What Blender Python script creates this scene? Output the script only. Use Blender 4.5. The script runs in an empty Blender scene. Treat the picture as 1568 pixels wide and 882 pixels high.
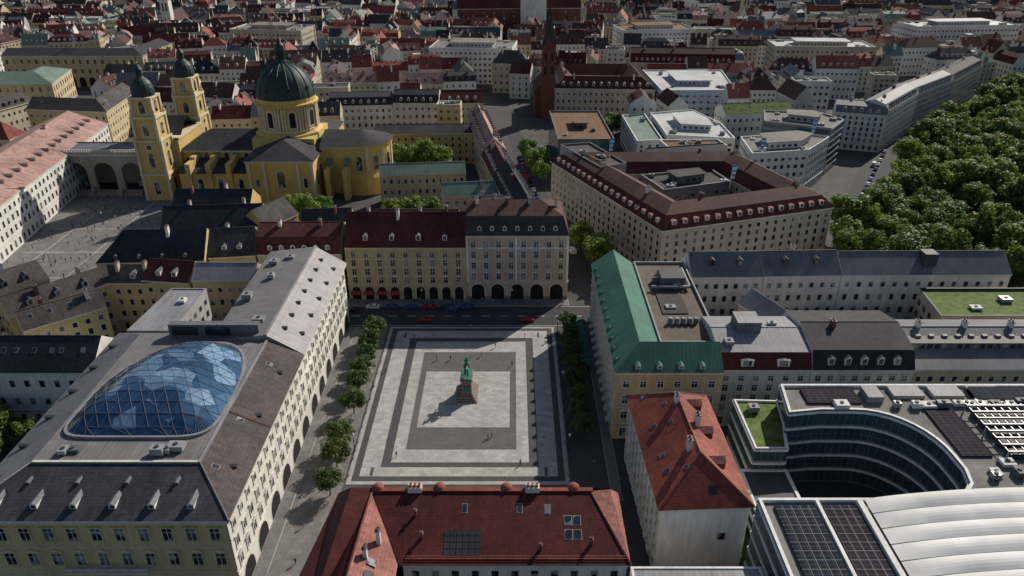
import bpy, math, random
from mathutils import Vector, Matrix, geometry
R=random.Random(7)
scene=bpy.context.scene
COL=scene.collection
# ------------------------------------------------------------------ materials
MATS={}
def newmat(name):
    m=bpy.data.materials.new(name); m.use_nodes=True
    nt=m.node_tree; b=nt.nodes['Principled BSDF']
    MATS[name]=m
    return m,nt,b
def ramp(nt,fac,stops):
    r=nt.nodes.new('ShaderNodeValToRGB'); e=r.color_ramp.elements
    while len(e)<len(stops): e.new(0.5)
    for i,(p,c) in enumerate(stops):
        e[i].position=p; e[i].color=(c[0],c[1],c[2],1)
    nt.links.new(fac,r.inputs[0]); return r.outputs[0]
def noise(nt,coord,scale,detail=4,rough=.6):
    n=nt.nodes.new('ShaderNodeTexNoise'); n.inputs['Scale'].default_value=scale
    n.inputs['Detail'].default_value=detail; n.inputs['Roughness'].default_value=rough
    nt.links.new(coord,n.inputs['Vector']); return n.outputs['Fac']
def mul(nt,a,b,fac=1.0):
    x=nt.nodes.new('ShaderNodeMix'); x.data_type='RGBA'; x.blend_type='MULTIPLY'
    x.inputs[0].default_value=fac
    nt.links.new(a,x.inputs[6]); nt.links.new(b,x.inputs[7]); return x.outputs[2]
def sc(c,k): return tuple(min(1,v*k) for v in c)
def tc(nt): return nt.nodes.new('ShaderNodeTexCoord')
def mapping(nt,vec,scale):
    m=nt.nodes.new('ShaderNodeMapping'); m.inputs['Scale'].default_value=scale
    nt.links.new(vec,m.inputs['Vector']); return m.outputs[0]
def m_plaster(name,c,rough=.85):
    m,nt,b=newmat(name); t=tc(nt)
    big=ramp(nt,noise(nt,t.outputs['Object'],.06,3),[(.3,sc(c,.8)),(.7,sc(c,1.08))])
    st=ramp(nt,noise(nt,mapping(nt,t.outputs['Object'],(1.2,1.2,.18)),1.0,5),[(.3,(.72,.7,.67)),(.62,(1,1,1))])
    nt.links.new(mul(nt,big,st,.8),b.inputs['Base Color']); b.inputs['Roughness'].default_value=rough
def m_tile(name,c,rough=.8):
    m,nt,b=newmat(name); t=tc(nt)
    big=ramp(nt,noise(nt,t.outputs['Object'],.09,6,.7),[(.28,sc(c,.55)),(.5,c),(.75,sc(c,1.4))])
    v=nt.nodes.new('ShaderNodeTexVoronoi'); v.inputs['Scale'].default_value=1.1
    nt.links.new(t.outputs['UV'],v.inputs['Vector'])
    cell=ramp(nt,v.outputs['Color'],[(.1,(.74,.74,.74)),(.9,(1.15,1.12,1.1))])
    st=ramp(nt,noise(nt,mapping(nt,t.outputs['UV'],(1.4,.12,1)),1.0,4),[(.32,(.68,.68,.7)),(.6,(1,1,1))])
    br=nt.nodes.new('ShaderNodeTexBrick'); br.inputs['Scale'].default_value=1
    br.inputs['Brick Width'].default_value=.45; br.inputs['Row Height'].default_value=.7
    br.inputs['Mortar Size'].default_value=.06
    br.inputs['Color1'].default_value=(1,1,1,1); br.inputs['Color2'].default_value=(.84,.84,.84,1); br.inputs['Mortar'].default_value=(.55,.55,.55,1)
    nt.links.new(t.outputs['UV'],br.inputs['Vector'])
    o=mul(nt,mul(nt,mul(nt,big,cell,.9),br.outputs['Color'],.8),st,.7)
    nt.links.new(o,b.inputs['Base Color']); b.inputs['Roughness'].default_value=rough
    b.inputs['Specular IOR Level'].default_value=.2
def m_metal(name,c,rough=.65,met=.0,w=1.0,seam=.62,row=7,spec=.3):
    m,nt,b=newmat(name); t=tc(nt)
    big=ramp(nt,noise(nt,t.outputs['Object'],.12,6,.75),[(.25,sc(c,.62)),(.55,c),(.8,sc(c,1.25))])
    st=ramp(nt,noise(nt,mapping(nt,t.outputs['UV'],(1.2,.1,1)),1.0,4),[(.3,(.7,.7,.7)),(.6,(1,1,1))])
    br=nt.nodes.new('ShaderNodeTexBrick'); br.inputs['Scale'].default_value=1; br.offset=0
    br.inputs['Brick Width'].default_value=w; br.inputs['Row Height'].default_value=row
    br.inputs['Mortar Size'].default_value=.07; br.inputs['Mortar Smooth'].default_value=.3
    br.inputs['Color1'].default_value=(1,1,1,1); br.inputs['Color2'].default_value=(.88,.88,.88,1); br.inputs['Mortar'].default_value=(seam,seam,seam,1)
    nt.links.new(t.outputs['UV'],br.inputs['Vector'])
    nt.links.new(mul(nt,mul(nt,big,br.outputs['Color'],.9),st,.6),b.inputs['Base Color'])
    b.inputs['Roughness'].default_value=rough; b.inputs['Metallic'].default_value=met
    b.inputs['Specular IOR Level'].default_value=spec
def m_flat(name,c,rough=.9,sc_=.35,k=.3):
    m,nt,b=newmat(name); t=tc(nt)
    a=ramp(nt,noise(nt,t.outputs['Object'],sc_,6,.7),[(.28,sc(c,1-k)),(.72,sc(c,1+k))])
    a2=ramp(nt,noise(nt,t.outputs['Object'],.05,3),[(.35,(.8,.8,.8)),(.65,(1.1,1.1,1.1))])
    nt.links.new(mul(nt,a,a2,1),b.inputs['Base Color']); b.inputs['Roughness'].default_value=rough
    b.inputs['Specular IOR Level'].default_value=.3
def m_slab(name,c,w=1.2,r=.8,mort=.7,rough=.9):
    m,nt,b=newmat(name); t=tc(nt)
    br=nt.nodes.new('ShaderNodeTexBrick'); br.inputs['Scale'].default_value=1; br.offset=.5
    br.inputs['Brick Width'].default_value=w; br.inputs['Row Height'].default_value=r
    br.inputs['Mortar Size'].default_value=.05
    br.inputs['Color1'].default_value=(*sc(c,1.08),1); br.inputs['Color2'].default_value=(*sc(c,.8),1); br.inputs['Mortar'].default_value=(*sc(c,mort),1)
    nt.links.new(t.outputs['UV'],br.inputs['Vector'])
    st=ramp(nt,noise(nt,t.outputs['Object'],.22,7,.75),[(.3,(.7,.69,.67)),(.65,(1.05,1.05,1.05))])
    nt.links.new(mul(nt,br.outputs['Color'],st,1),b.inputs['Base Color']); b.inputs['Roughness'].default_value=rough
def m_glass(name,c,c2,rough=.12,met=0,scale=.45):
    m,nt,b=newmat(name); t=tc(nt)
    v=nt.nodes.new('ShaderNodeTexVoronoi'); v.inputs['Scale'].default_value=scale
    nt.links.new(t.outputs['Object'],v.inputs['Vector'])
    s=nt.nodes.new('ShaderNodeSeparateColor'); nt.links.new(v.outputs['Color'],s.inputs[0])
    nt.links.new(ramp(nt,s.outputs[0],[(.0,c),(.62,sc(c,1.3)),(.95,c2)]),b.inputs['Base Color'])
    b.inputs['Roughness'].default_value=rough; b.inputs['Metallic'].default_value=met
def m_leaf(name,c):
    m,nt,b=newmat(name)
    oi=nt.nodes.new('ShaderNodeObjectInfo')
    g=nt.nodes.new('ShaderNodeNewGeometry')
    a=ramp(nt,noise(nt,g.outputs['Position'],.7,3),[(.3,sc(c,.6)),(.55,c),(.78,(c[0]*1.5,c[1]*1.3,c[2]*1.1))])
    r2=ramp(nt,oi.outputs['Random'],[(0,(.7,.8,.8)),(.5,(1,1,1)),(1,(1.35,1.15,1))])
    o=mul(nt,a,r2,1)
    nt.links.new(o,b.inputs['Base Color']); b.inputs['Roughness'].default_value=.6
    tr=nt.nodes.new('ShaderNodeBsdfTranslucent'); nt.links.new(o,tr.inputs[0])
    mx=nt.nodes.new('ShaderNodeMixShader'); mx.inputs[0].default_value=.45
    nt.links.new(b.outputs[0],mx.inputs[1]); nt.links.new(tr.outputs[0],mx.inputs[2])
    nt.links.new(mx.outputs[0],nt.nodes['Material Output'].inputs[0])

for n,c in dict(w_cream=(.52,.46,.35),w_yellow=(.57,.46,.26),w_ochre=(.58,.41,.16),w_church=(.62,.43,.14),w_white=(.72,.70,.66),
    w_peach=(.58,.44,.34),w_grey=(.38,.37,.36),w_beige=(.47,.42,.33),w_stone=(.38,.34,.28),w_pink=(.55,.40,.37),
    trim_light=(.66,.63,.55),trim_white=(.78,.77,.74),trim_yellow=(.64,.54,.36),w_greenwhite=(.60,.61,.56),w_blue_shade=(.45,.53,.64)).items(): m_plaster(n,c)
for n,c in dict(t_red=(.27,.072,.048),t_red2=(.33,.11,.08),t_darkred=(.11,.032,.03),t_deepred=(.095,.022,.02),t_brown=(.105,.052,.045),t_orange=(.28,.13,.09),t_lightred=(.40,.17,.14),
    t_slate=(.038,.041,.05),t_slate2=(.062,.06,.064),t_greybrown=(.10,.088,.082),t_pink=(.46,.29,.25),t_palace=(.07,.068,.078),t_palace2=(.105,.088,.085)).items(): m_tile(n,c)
m_metal('z_grey',(.16,.16,.172)); m_metal('z_light',(.28,.275,.285)); m_metal('z_deck',(.20,.192,.19)); m_metal('z_pinkgrey',(.38,.352,.35))
m_metal('z_dark',(.065,.067,.074)); m_metal('copper',(.05,.165,.12),.75,seam=.5); m_metal('copper_pale',(.17,.24,.19),.75)
m_metal('copper_dark',(.026,.05,.046),.55,seam=.5); m_metal('copper_rib',(.05,.09,.08),.6); m_metal('pv',(.018,.02,.03),.85,w=1.6,seam=3.5,row=1.0,spec=.08); m_metal('glassband',(.05,.085,.10),.12,w=1.5,seam=2.6,spec=.5)
m_metal('pv_brown',(.035,.03,.035),.9,w=1.6,seam=2.6,row=1.0,spec=.05)
m_flat('f_gravel',(.19,.18,.165)); m_flat('f_dark',(.065,.06,.056)); m_flat('f_brown',(.14,.11,.088)); m_flat('f_rust',(.16,.085,.04)); m_flat('f_white',(.48,.48,.47),k=.12)
m_flat('f_green',(.10,.14,.03),sc_=.5,k=.6); m_flat('asphalt',(.05,.05,.052),sc_=.8,k=.25); m_flat('ground',(.07,.067,.063),sc_=.2)
m_flat('cobble',(.075,.07,.065),sc_=2.5,k=.25); m_flat('grass',(.05,.09,.02),k=.5)
m_flat('bark',(.07,.05,.035)); m_flat('paint_white',(.75,.75,.73),k=.08,rough=.6); m_flat('steel',(.3,.3,.31),rough=.4,k=.1)
m_flat('brick',(.16,.062,.043),sc_=.9); m_flat('bronze',(.05,.19,.13),sc_=1.2,k=.45,rough=.55); m_flat('granite',(.28,.23,.20),sc_=1.0,k=.15)
m_flat('membrane',(.72,.71,.68),sc_=.1,k=.08,rough=.85); m_flat('canvas_red',(.3,.03,.03),k=.1); m_flat('canvas_green',(.03,.13,.10),k=.1); m_flat('canvas_cream',(.5,.46,.38),k=.1)
m_slab('pave_light',(.42,.405,.385),1.6,1.0,.72); m_slab('pave_mid',(.12,.115,.11),.5,.5,.8); m_slab('pave_odeon',(.19,.18,.17),1.5,1.5,.75); m_slab('pave_dark',(.07,.068,.068),.6,.6,.8); m_slab('sidewalk',(.19,.18,.175),1.0,1.0,.75)
m_flat('kerb',(.30,.29,.28)); m_flat('opening_shade',(.018,.016,.015),k=.3); m_flat('gold',(.6,.42,.1),rough=.4,k=.1)
m_glass('glass_window',(.018,.022,.028),(.26,.26,.26)); m_glass('glass_dome',(.045,.11,.20),(.34,.50,.66),.06,.6,.22); m_glass('glass_dark',(.015,.02,.025),(.06,.08,.09),.08,0,.3)  # paler window cells colour in curtains and reflections
m_flat('flag_blue',(.05,.3,.7),k=.1)
for n,c in dict(leaf_dark=(.085,.135,.028),leaf_bright=(.17,.26,.04),leaf_park=(.115,.19,.03)).items(): m_leaf(n,c)
for n,c in dict(car_black=(.015,.015,.017),car_white=(.7,.7,.7),car_silver=(.35,.36,.38),car_red=(.35,.02,.02),car_blue=(.03,.07,.2)).items():
    m,nt,b=newmat(n); b.inputs['Roughness'].default_value=.25
    t=tc(nt); nt.links.new(ramp(nt,noise(nt,t.outputs['Object'],2,2),[(.3,sc(c,.9)),(.7,sc(c,1.1))]),b.inputs['Base Color'])
for n,c in dict(skin=(.5,.3,.22),cloth_dark=(.03,.03,.045),cloth_blue=(.06,.1,.2),cloth_light=(.5,.48,.45),hair=(.04,.025,.015)).items(): m_flat(n,c,k=.1)
# ------------------------------------------------------------------ mesh builder
class MB:
    def __init__(s): s.v=[];s.f=[];s.mi=[];s.ml=[];s.smooth=set()
    def m(s,n):
        if n not in s.ml: s.ml.append(n)
        return s.ml.index(n)
    def face(s,pts,mat,smooth=False):
        i=len(s.v); s.v.extend([tuple(p) for p in pts]); s.f.append(list(range(i,i+len(pts)))); s.mi.append(s.m(mat))
        if smooth: s.smooth.add(len(s.f)-1)
    def mesh(s,vs,fs,mat,smooth=False):
        i=len(s.v); s.v.extend([tuple(p) for p in vs]); k=s.m(mat)
        for f in fs:
            s.f.append([i+j for j in f]); s.mi.append(k)
            if smooth: s.smooth.add(len(s.f)-1)
    def hexa(s,b,t,mat,bottom=False):
        n=len(b)
        for i in range(n):
            j=(i+1)%n; s.face([b[i],b[j],t[j],t[i]],mat)
        s.face(t,mat)
        if bottom: s.face(b[::-1],mat)
    def box(s,x0,x1,y0,y1,z0,z1,mat,topmat=None):
        b=[(x0,y0),(x1,y0),(x1,y1),(x0,y1)]
        for i in range(4):
            p,q=b[i],b[(i+1)%4]; s.face([(*p,z0),(*q,z0),(*q,z1),(*p,z1)],mat)
        s.face([(*p,z1) for p in b],topmat or mat); s.face([(*p,z0) for p in b[::-1]],mat)
    def obox(s,c,d,w,l,z0,z1,mat,topmat=None):
        n=(-d[1],d[0]); P=lambda a,b,z:(c[0]+d[0]*a+n[0]*b,c[1]+d[1]*a+n[1]*b,z)
        q=[(-w/2,-l/2),(w/2,-l/2),(w/2,l/2),(-w/2,l/2)]
        for i in range(4):
            a,b=q[i],q[(i+1)%4]; s.face([P(*a,z0),P(*b,z0),P(*b,z1),P(*a,z1)],mat)
        s.face([P(*a,z1) for a in q],topmat or mat); s.face([P(*a,z0) for a in q[::-1]],mat)
    def lathe(s,cx,cy,prof,n,mat,rot=0,smooth=False):
        vs=[];fs=[]
        for r,z in prof:
            for k in range(n):
                a=rot+2*math.pi*k/n; vs.append((cx+r*math.cos(a),cy+r*math.sin(a),z))
        for i in range(len(prof)-1):
            for k in range(n):
                k2=(k+1)%n; fs.append([i*n+k,i*n+k2,(i+1)*n+k2,(i+1)*n+k])
        if prof[-1][0]>.01: fs.append([(len(prof)-1)*n+k for k in range(n)])
        s.mesh(vs,fs,mat,smooth)
    def tube(s,p0,p1,r0,r1,mat,n=7):
        p0=Vector(p0);p1=Vector(p1);d=(p1-p0).normalized();u=d.orthogonal().normalized();w=d.cross(u)
        vs=[];fs=[]
        for p,r in((p0,r0),(p1,r1)):
            for k in range(n):
                a=2*math.pi*k/n; vs.append(p+u*math.cos(a)*r+w*math.sin(a)*r)
        for k in range(n): fs.append([k,(k+1)%n,n+(k+1)%n,n+k])
        fs.append([n+k for k in range(n)]); s.mesh(vs,fs,mat,True)
    def build(s,name):
        me=bpy.data.meshes.new(name); me.from_pydata(s.v,[],s.f)
        for n in s.ml: me.materials.append(MATS[n])
        me.polygons.foreach_set('material_index',s.mi)
        if s.smooth: me.polygons.foreach_set('use_smooth',[i in s.smooth for i in range(len(s.f))])
        uvl=me.uv_layers.new(name='UVMap'); uv=[0.0]*(2*len(me.loops))
        V=s.v
        for p in me.polygons:
            n=p.normal
            if abs(n.z)>.995: t=(1,0,0); w=(0,1,0)
            else:
                l=math.hypot(n.x,n.y); t=(-n.y/l,n.x/l,0)
                w=(n.y*t[2]-n.z*t[1], n.z*t[0]-n.x*t[2], n.x*t[1]-n.y*t[0])
            for li,vi in zip(p.loop_indices,p.vertices):
                v=V[vi]; uv[2*li]=v[0]*t[0]+v[1]*t[1]; uv[2*li+1]=v[0]*w[0]+v[1]*w[1]+v[2]*w[2]
        uvl.data.foreach_set('uv',uv)
        return me
    def obj(s,name,parent=None):
        o=bpy.data.objects.new(name,s.build(name)); COL.objects.link(o)
        if parent: o.parent=parent
        return o
def inst(name,me,loc,rz=0,sca=1.0):
    o=bpy.data.objects.new(name,me); COL.objects.link(o); o.location=loc; o.rotation_euler=(0,0,rz)
    o.scale=(sca,sca,sca) if not isinstance(sca,tuple) else sca
    return o
EXCL=[]   # occupied footprints
def register(pts,m=3.0):
    xs=[p[0] for p in pts]; ys=[p[1] for p in pts]; EXCL.append((min(xs)-m,max(xs)+m,min(ys)-m,max(ys)+m))
# ------------------------------------------------------------------ facade helpers
def wallbox(mb,a,b,z0,z1,pr,mat):
    a=Vector(a);b=Vector(b);d=(b-a).normalized();n=Vector((d.y,-d.x))
    p=[a+n*pr,b+n*pr,b,a]
    mb.hexa([(*q,z0) for q in p],[(*q,z1) for q in p],mat,True)
def archpoly(c,d,n,w,z0,zt,off,k=8):
    r=w/2; P=lambda x,z:(c.x+d.x*x+n.x*off,c.y+d.y*x+n.y*off,z)
    pts=[P(-r,z0),P(r,z0)]
    for i in range(k+1):
        a=math.pi*i/k; pts.append(P(r*math.cos(a),zt-r+r*math.sin(a)))
    return pts
def windows(mb,a,b,h,floors=4,sp=3.2,ww=1.2,wh=1.9,lod=1,g0=4.5,trim='trim_light',arch=0,z0=0,ped=True):
    a=Vector(a[:2]);b=Vector(b[:2]);L=(b-a).length
    if L<sp+.8: return
    d=(b-a)/L; n=Vector((d.y,-d.x)); cnt=int((L-.8)/sp); sp=(L-.8)/cnt; m=.4
    fh=(h-1.0-g0)/max(1,floors-1)
    P=lambda c,x,z,o:(c.x+d.x*x+n.x*o,c.y+d.y*x+n.y*o,z)
    for k in range(floors):
        if k==0 and arch:
            ac=max(1,int((L-.8)/arch)); asp=(L-.8)/ac
            for i in range(ac):
                c=a+d*(m+asp*(i+.5)); w=asp*.66
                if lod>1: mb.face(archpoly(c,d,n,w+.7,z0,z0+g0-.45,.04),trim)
                mb.face(archpoly(c,d,n,w,z0+.05,z0+g0-.8,.08),'opening_shade')  # flat near-black panel, shade inside the arch put into its colour
            continue
        zb=z0+(1.0 if k==0 else g0+(k-1)*fh+(fh-wh)*.52)
        hh=wh if k<floors-1 or floors<4 else wh*.8
        if k==0: hh=min(wh+.3,g0-1.8)
        for i in range(cnt):
            c=a+d*(m+sp*(i+.5)); w=ww/2
            if lod==0:
                mb.face([P(c,-w,zb,.05),P(c,w,zb,.05),P(c,w,zb+hh,.05),P(c,-w,zb+hh,.05)],'glass_window'); continue
            t=.18
            mb.face([P(c,-w-t,zb-t,.04),P(c,w+t,zb-t,.04),P(c,w+t,zb+hh+t,.04),P(c,-w-t,zb+hh+t,.04)],trim)
            mb.face([P(c,-w,zb,.07),P(c,w,zb,.07),P(c,w,zb+hh,.07),P(c,-w,zb+hh,.07)],'glass_window')
            if lod>1:
                mb.face([P(c,-.05,zb,.10),P(c,.05,zb,.10),P(c,.05,zb+hh,.10),P(c,-.05,zb+hh,.10)],'trim_white')
                mb.face([P(c,-w,zb+hh*.62,.09),P(c,w,zb+hh*.62,.09),P(c,w,zb+hh*.62+.1,.09),P(c,-w,zb+hh*.62+.1,.09)],'trim_white')
                wallbox(mb,c-d*(w+.35),c+d*(w+.35),zb-.35,zb-.12,.3,trim)
                wallbox(mb,c-d*(w+.3),c-d*(w+.05),zb-.1,zb+hh+.1,.16,trim)
                wallbox(mb,c+d*(w+.05),c+d*(w+.3),zb-.1,zb+hh+.1,.16,trim)
                wallbox(mb,c-d*(w+.45),c+d*(w+.45),zb+hh+.12,zb+hh+.38,.38,trim)
                if ped and k==1:
                    q=[P(c,-w-.5,zb+hh+.4,.36),P(c,w+.5,zb+hh+.4,.36),P(c,0,zb+hh+1.0,.36)]
                    q2=[P(c,-w-.5,zb+hh+.4,0),P(c,w+.5,zb+hh+.4,0),P(c,0,zb+hh+1.0,0)]
                    mb.face(q,trim); mb.face([q[1],q2[1],q2[2],q[2]],trim); mb.face([q[2],q2[2],q2[0],q[0]],trim)
    if lod>=1 and L>4:
        wallbox(mb,a,b,z0+g0-.25,z0+g0+.05,.22,trim)
        if lod>1:
            for k in range(1,floors-1): wallbox(mb,a,b,z0+g0+k*fh-.1,z0+g0+k*fh+.1,.15,trim)
def dormer(mb,p,d,zb,w,h,slope,wm,rm,gable=True):
    n=Vector((-d.y,d.x)); dep=min(h/max(slope,.2)+.4,5)
    P=lambda x,y,z:(p.x+d.x*x+n.x*y,p.y+d.y*x+n.y*y,z)
    r=w/2; zt=zb+h
    mb.face([P(-r,0,zb-.4),P(r,0,zb-.4),P(r,0,zt),P(-r,0,zt)],wm)
    mb.face([P(r,0,zb-.4),P(r,dep,zb-.4),P(r,dep,zt),P(r,0,zt)],wm)
    mb.face([P(-r,dep,zb-.4),P(-r,0,zb-.4),P(-r,0,zt),P(-r,dep,zt)],wm)
    g=.4*w if gable else .18
    o=.15; dg=dep+min(g/max(slope,.4),1.2)
    mb.face([P(-r-o,-o,zt),P(0,-o,zt+g),P(0,dg,zt+g),P(-r-o,dep,zt)][::-1],rm)
    mb.face([P(r+o,-o,zt),P(0,-o,zt+g),P(0,dg,zt+g),P(r+o,dep,zt)],rm)
    mb.face([P(-r,-.02,zt),P(r,-.02,zt),P(0,-.02,zt+g*.9)],wm)
    mb.face([P(-r*.68,-.05,zb+.15),P(r*.68,-.05,zb+.15),P(r*.68,-.05,zt-.12),P(-r*.68,-.05,zt-.12)],'glass_window')
def dormer_row(mb,a,b,l0,l1,fr,sp,w=1.5,h=1.5,wm='trim_white',rm='z_dark',gable=True,m=2.5):
    a=Vector(a[:2]);b=Vector(b[:2]);L=(b-a).length
    if L<2*m+1: return
    d=(b-a)/L; n=Vector((-d.y,d.x)); cnt=max(1,int((L-2*m)/sp)); s=(L-2*m)/cnt
    sl=(l1[1]-l0[1])/max(.1,(l1[0]-l0[0])); o=l0[0]+(l1[0]-l0[0])*fr; z=l0[1]+(l1[1]-l0[1])*fr
    for i in range(cnt):
        dormer(mb,a+d*(m+s*(i+.5))+n*o,d,z,w,h,sl,wm,rm,gable)
def skylights(mb,a,b,l0,l1,fr,sp,w=1.0,h=1.3,jit=.6,m=2):
    a=Vector(a[:2]);b=Vector(b[:2]);L=(b-a).length
    if L<2*m+1: return
    d=(b-a)/L; n=Vector((-d.y,d.x)); cnt=max(1,int((L-2*m)/sp))
    so=Vector((l1[0]-l0[0],l1[1]-l0[1])); sl=so.length; so/=sl
    for i in range(cnt):
        u=m+(L-2*m)*(i+.5+R.uniform(-jit,jit)*.5)/cnt; f=fr*sl
        for g_,lift,mt in((.14,.05,'z_light'),(0,.09,'glass_window')):
            q=[]
            for du,df in((-w/2-g_,-h/2-g_),(w/2+g_,-h/2-g_),(w/2+g_,h/2+g_),(-w/2-g_,h/2+g_)):
                o=l0[0]+so.x*(f+df)-so.y*lift; z=l0[1]+so.y*(f+df)+so.x*lift
                pp=a+d*(u+du)+n*o; q.append((pp.x,pp.y,z))
            mb.face(q,mt)
def chimney(mb,x,y,z0,z1,d=(1,0),w=.9,l=1.6,mat='w_white'):
    mb.obox((x,y),d,w,l,z0,z1,mat); mb.obox((x,y),d,w+.25,l+.25,z1,z1+.15,'z_grey')
    for k in(-.3,.3): mb.obox((x-d[1]*k*l*.9,y+d[0]*k*l*.9),d,.3,.3,z1+.15,z1+.55,'t_red')
def offs(pts,o,closed):
    P=[Vector(p[:2]) for p in pts]; n=len(P); out=[]
    for i in range(n):
        if closed or 0<i<n-1:
            d1=(P[i]-P[i-1]).normalized(); d2=(P[(i+1)%n]-P[i]).normalized()
            n1=Vector((-d1.y,d1.x)); n2=Vector((-d2.y,d2.x)); out.append(P[i]+(n1+n2)/(1+n1.dot(n2))*o)
        else:
            d=(P[1]-P[0]) if i==0 else (P[-1]-P[-2]); d.normalize(); out.append(P[i]+Vector((-d.y,d.x))*o)
    return out
def block(name,pts,D,h,rh,roof='gable',closed=False,hip=(0,0),wall='w_cream',rmat='t_brown',rmat2=None,trim='trim_light',lod=1,
          floors=4,sp=3.2,ww=1.2,wh=1.9,do=0,di=0,chim=0,arch=0,rp=.5,sky=0,g0=4.5,mb=None,dw=1.5,dh=1.5,dg=True,dfr=.25,dm='trim_white',drm='z_dark',inner=True,ends=True):
    own=mb is None
    if own: mb=MB()
    pts=[tuple(p) for p in pts]
    if roof=='mansard': lv=[(-.45,h),(2.0,h+rh*.66),(D*rp,h+rh),(D-2.0,h+rh*.66),(D+.45,h)]
    elif roof=='halfmansard': lv=[(-.45,h),(3.0,h+rh*.62),(D*.5,h+rh),(D-3.0,h+rh*.62),(D+.45,h)]
    else: lv=[(-.5,h),(D*rp,h+rh),(D+.5,h)]
    n=len(pts); P=[]
    for o,z in lv:
        q=offs(pts,o,closed)
        if not closed:
            s=max(0,min(o,D-o))
            if hip[0]: q[0]=q[0]+(q[1]-q[0]).normalized()*s*hip[0]
            if hip[1]: q[-1]=q[-1]+(q[-2]-q[-1]).normalized()*s*hip[1]
        P.append([(v.x,v.y,z) for v in q])
    segs=n if closed else n-1
    for j in range(segs):
        k=(j+1)%n
        for i in range(len(lv)-1):
            steep=abs(lv[i+1][1]-lv[i][1])>1.0*abs(lv[i+1][0]-lv[i][0])
            mb.face([P[i][j],P[i][k],P[i+1][k],P[i+1][j]],(rmat2 if (rmat2 and steep) else rmat))
    out=offs(pts,0,closed); inn=offs(pts,D,closed); eo=offs(pts,-.5,closed); ei=offs(pts,D+.5,closed)
    for j in range(segs):
        k=(j+1)%n
        for A,B,E,F in((out[j],out[k],eo[j],eo[k]),(inn[k],inn[j],ei[k],ei[j])):
            mb.face([(*A,0),(*B,0),(*B,h),(*A,h)],wall)
            mb.face([(*E,h-.45),(*F,h-.45),(*F,h-.02),(*E,h-.02)],trim); mb.face([(*A,h-.45),(*B,h-.45),(*F,h-.45),(*E,h-.45)][::-1],trim)
        windows(mb,out[j],out[k],h,floors,sp,ww,wh,lod,g0,trim,arch)
        if inner: windows(mb,inn[k],inn[j],h,floors,sp,ww,wh,min(lod,1),g0,trim)
        l0,l1=lv[0],lv[1]
        if do: dormer_row(mb,out[j],out[k],l0,l1,dfr,do,dw,dh,dm,drm,dg)
        if di: dormer_row(mb,inn[k],inn[j],l0,l1,dfr,di,dw,dh,dm,drm,dg)
        if sky:
            skylights(mb,out[j],out[k],lv[0],lv[1],.6,sky); skylights(mb,inn[k],inn[j],lv[0],lv[1],.55,sky)
        dd=(out[k]-out[j]); L=dd.length; dd/=L; nn=Vector((-dd.y,dd.x))
        for c in range(chim):
            t=(c+.5+R.uniform(-.25,.25))/chim; q=out[j]+dd*L*t+nn*(D*rp+R.choice((-1.3,1.3)))
            chimney(mb,q.x,q.y,h+rh*.55,h+rh+R.uniform(.7,1.6),(dd.x,dd.y),mat=R.choice(('w_white','w_cream','w_grey','brick')))
        if lod>0: mb.tube((*(out[j]+nn*D*rp+dd*(2 if closed else .1)),h+rh+.02),(*(out[j]+nn*D*rp+dd*(L-(2 if closed else .1))),h+rh+.02),.14,.14,rmat,5) if (not closed and n==2 and not (hip[0] or hip[1])) else None
    if not closed:
        for e,(A,B) in((0,(inn[0],out[0])),(-1,(out[-1],inn[-1]))):
            mb.face([(*A,0),(*B,0),(*B,h),(*A,h)],wall)
            if ends: windows(mb,A,B,h,floors,sp,ww,wh,min(lod,1),g0,trim)
            hp=hip[0] if e==0 else hip[1]; lo,hi=0,len(lv)-1
            while hi-lo>=2:
                q=[P[lo][e],P[lo+1][e],P[hi-1][e],P[hi][e]] if hi-1>lo+1 else [P[lo][e],P[lo+1][e],P[hi][e]]
                if e==0: q=q[::-1]
                mb.face(q[::-1],rmat if hp else wall); lo+=1;hi-=1
    register(out+inn)
    return mb.obj(name) if own else mb
def poly_roof(mb,outer,z,mat,holes=()):
    vs=[Vector((*p[:2],z)) for p in outer]; loops=[vs]+[[Vector((*p[:2],z)) for p in hl] for hl in holes]
    allv=[v for l in loops for v in l]
    for t in geometry.tessellate_polygon(loops):
        a,b,c=[allv[i] for i in t]
        if (b-a).cross(c-a).z<0: b,c=c,b
        mb.face([a,b,c],mat)
def plant(mb,x,y,z,d=(1,0)):
    w=R.uniform(1.4,3.2);l=R.uniform(1.2,2.6);hh=R.uniform(.7,1.8)
    mb.obox((x,y),d,w,l,z+.25,z+hh,R.choice(('steel','z_light','w_white','z_grey')))
    for k in(-1,1): mb.obox((x+k*w*.35,y),d,.15,l,z,z+.25,'steel')
    mb.lathe(x,y,[(.0,z+hh),(.42,z+hh),(.42,z+hh+.25),(.3,z+hh+.25)],10,'z_dark')
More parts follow.
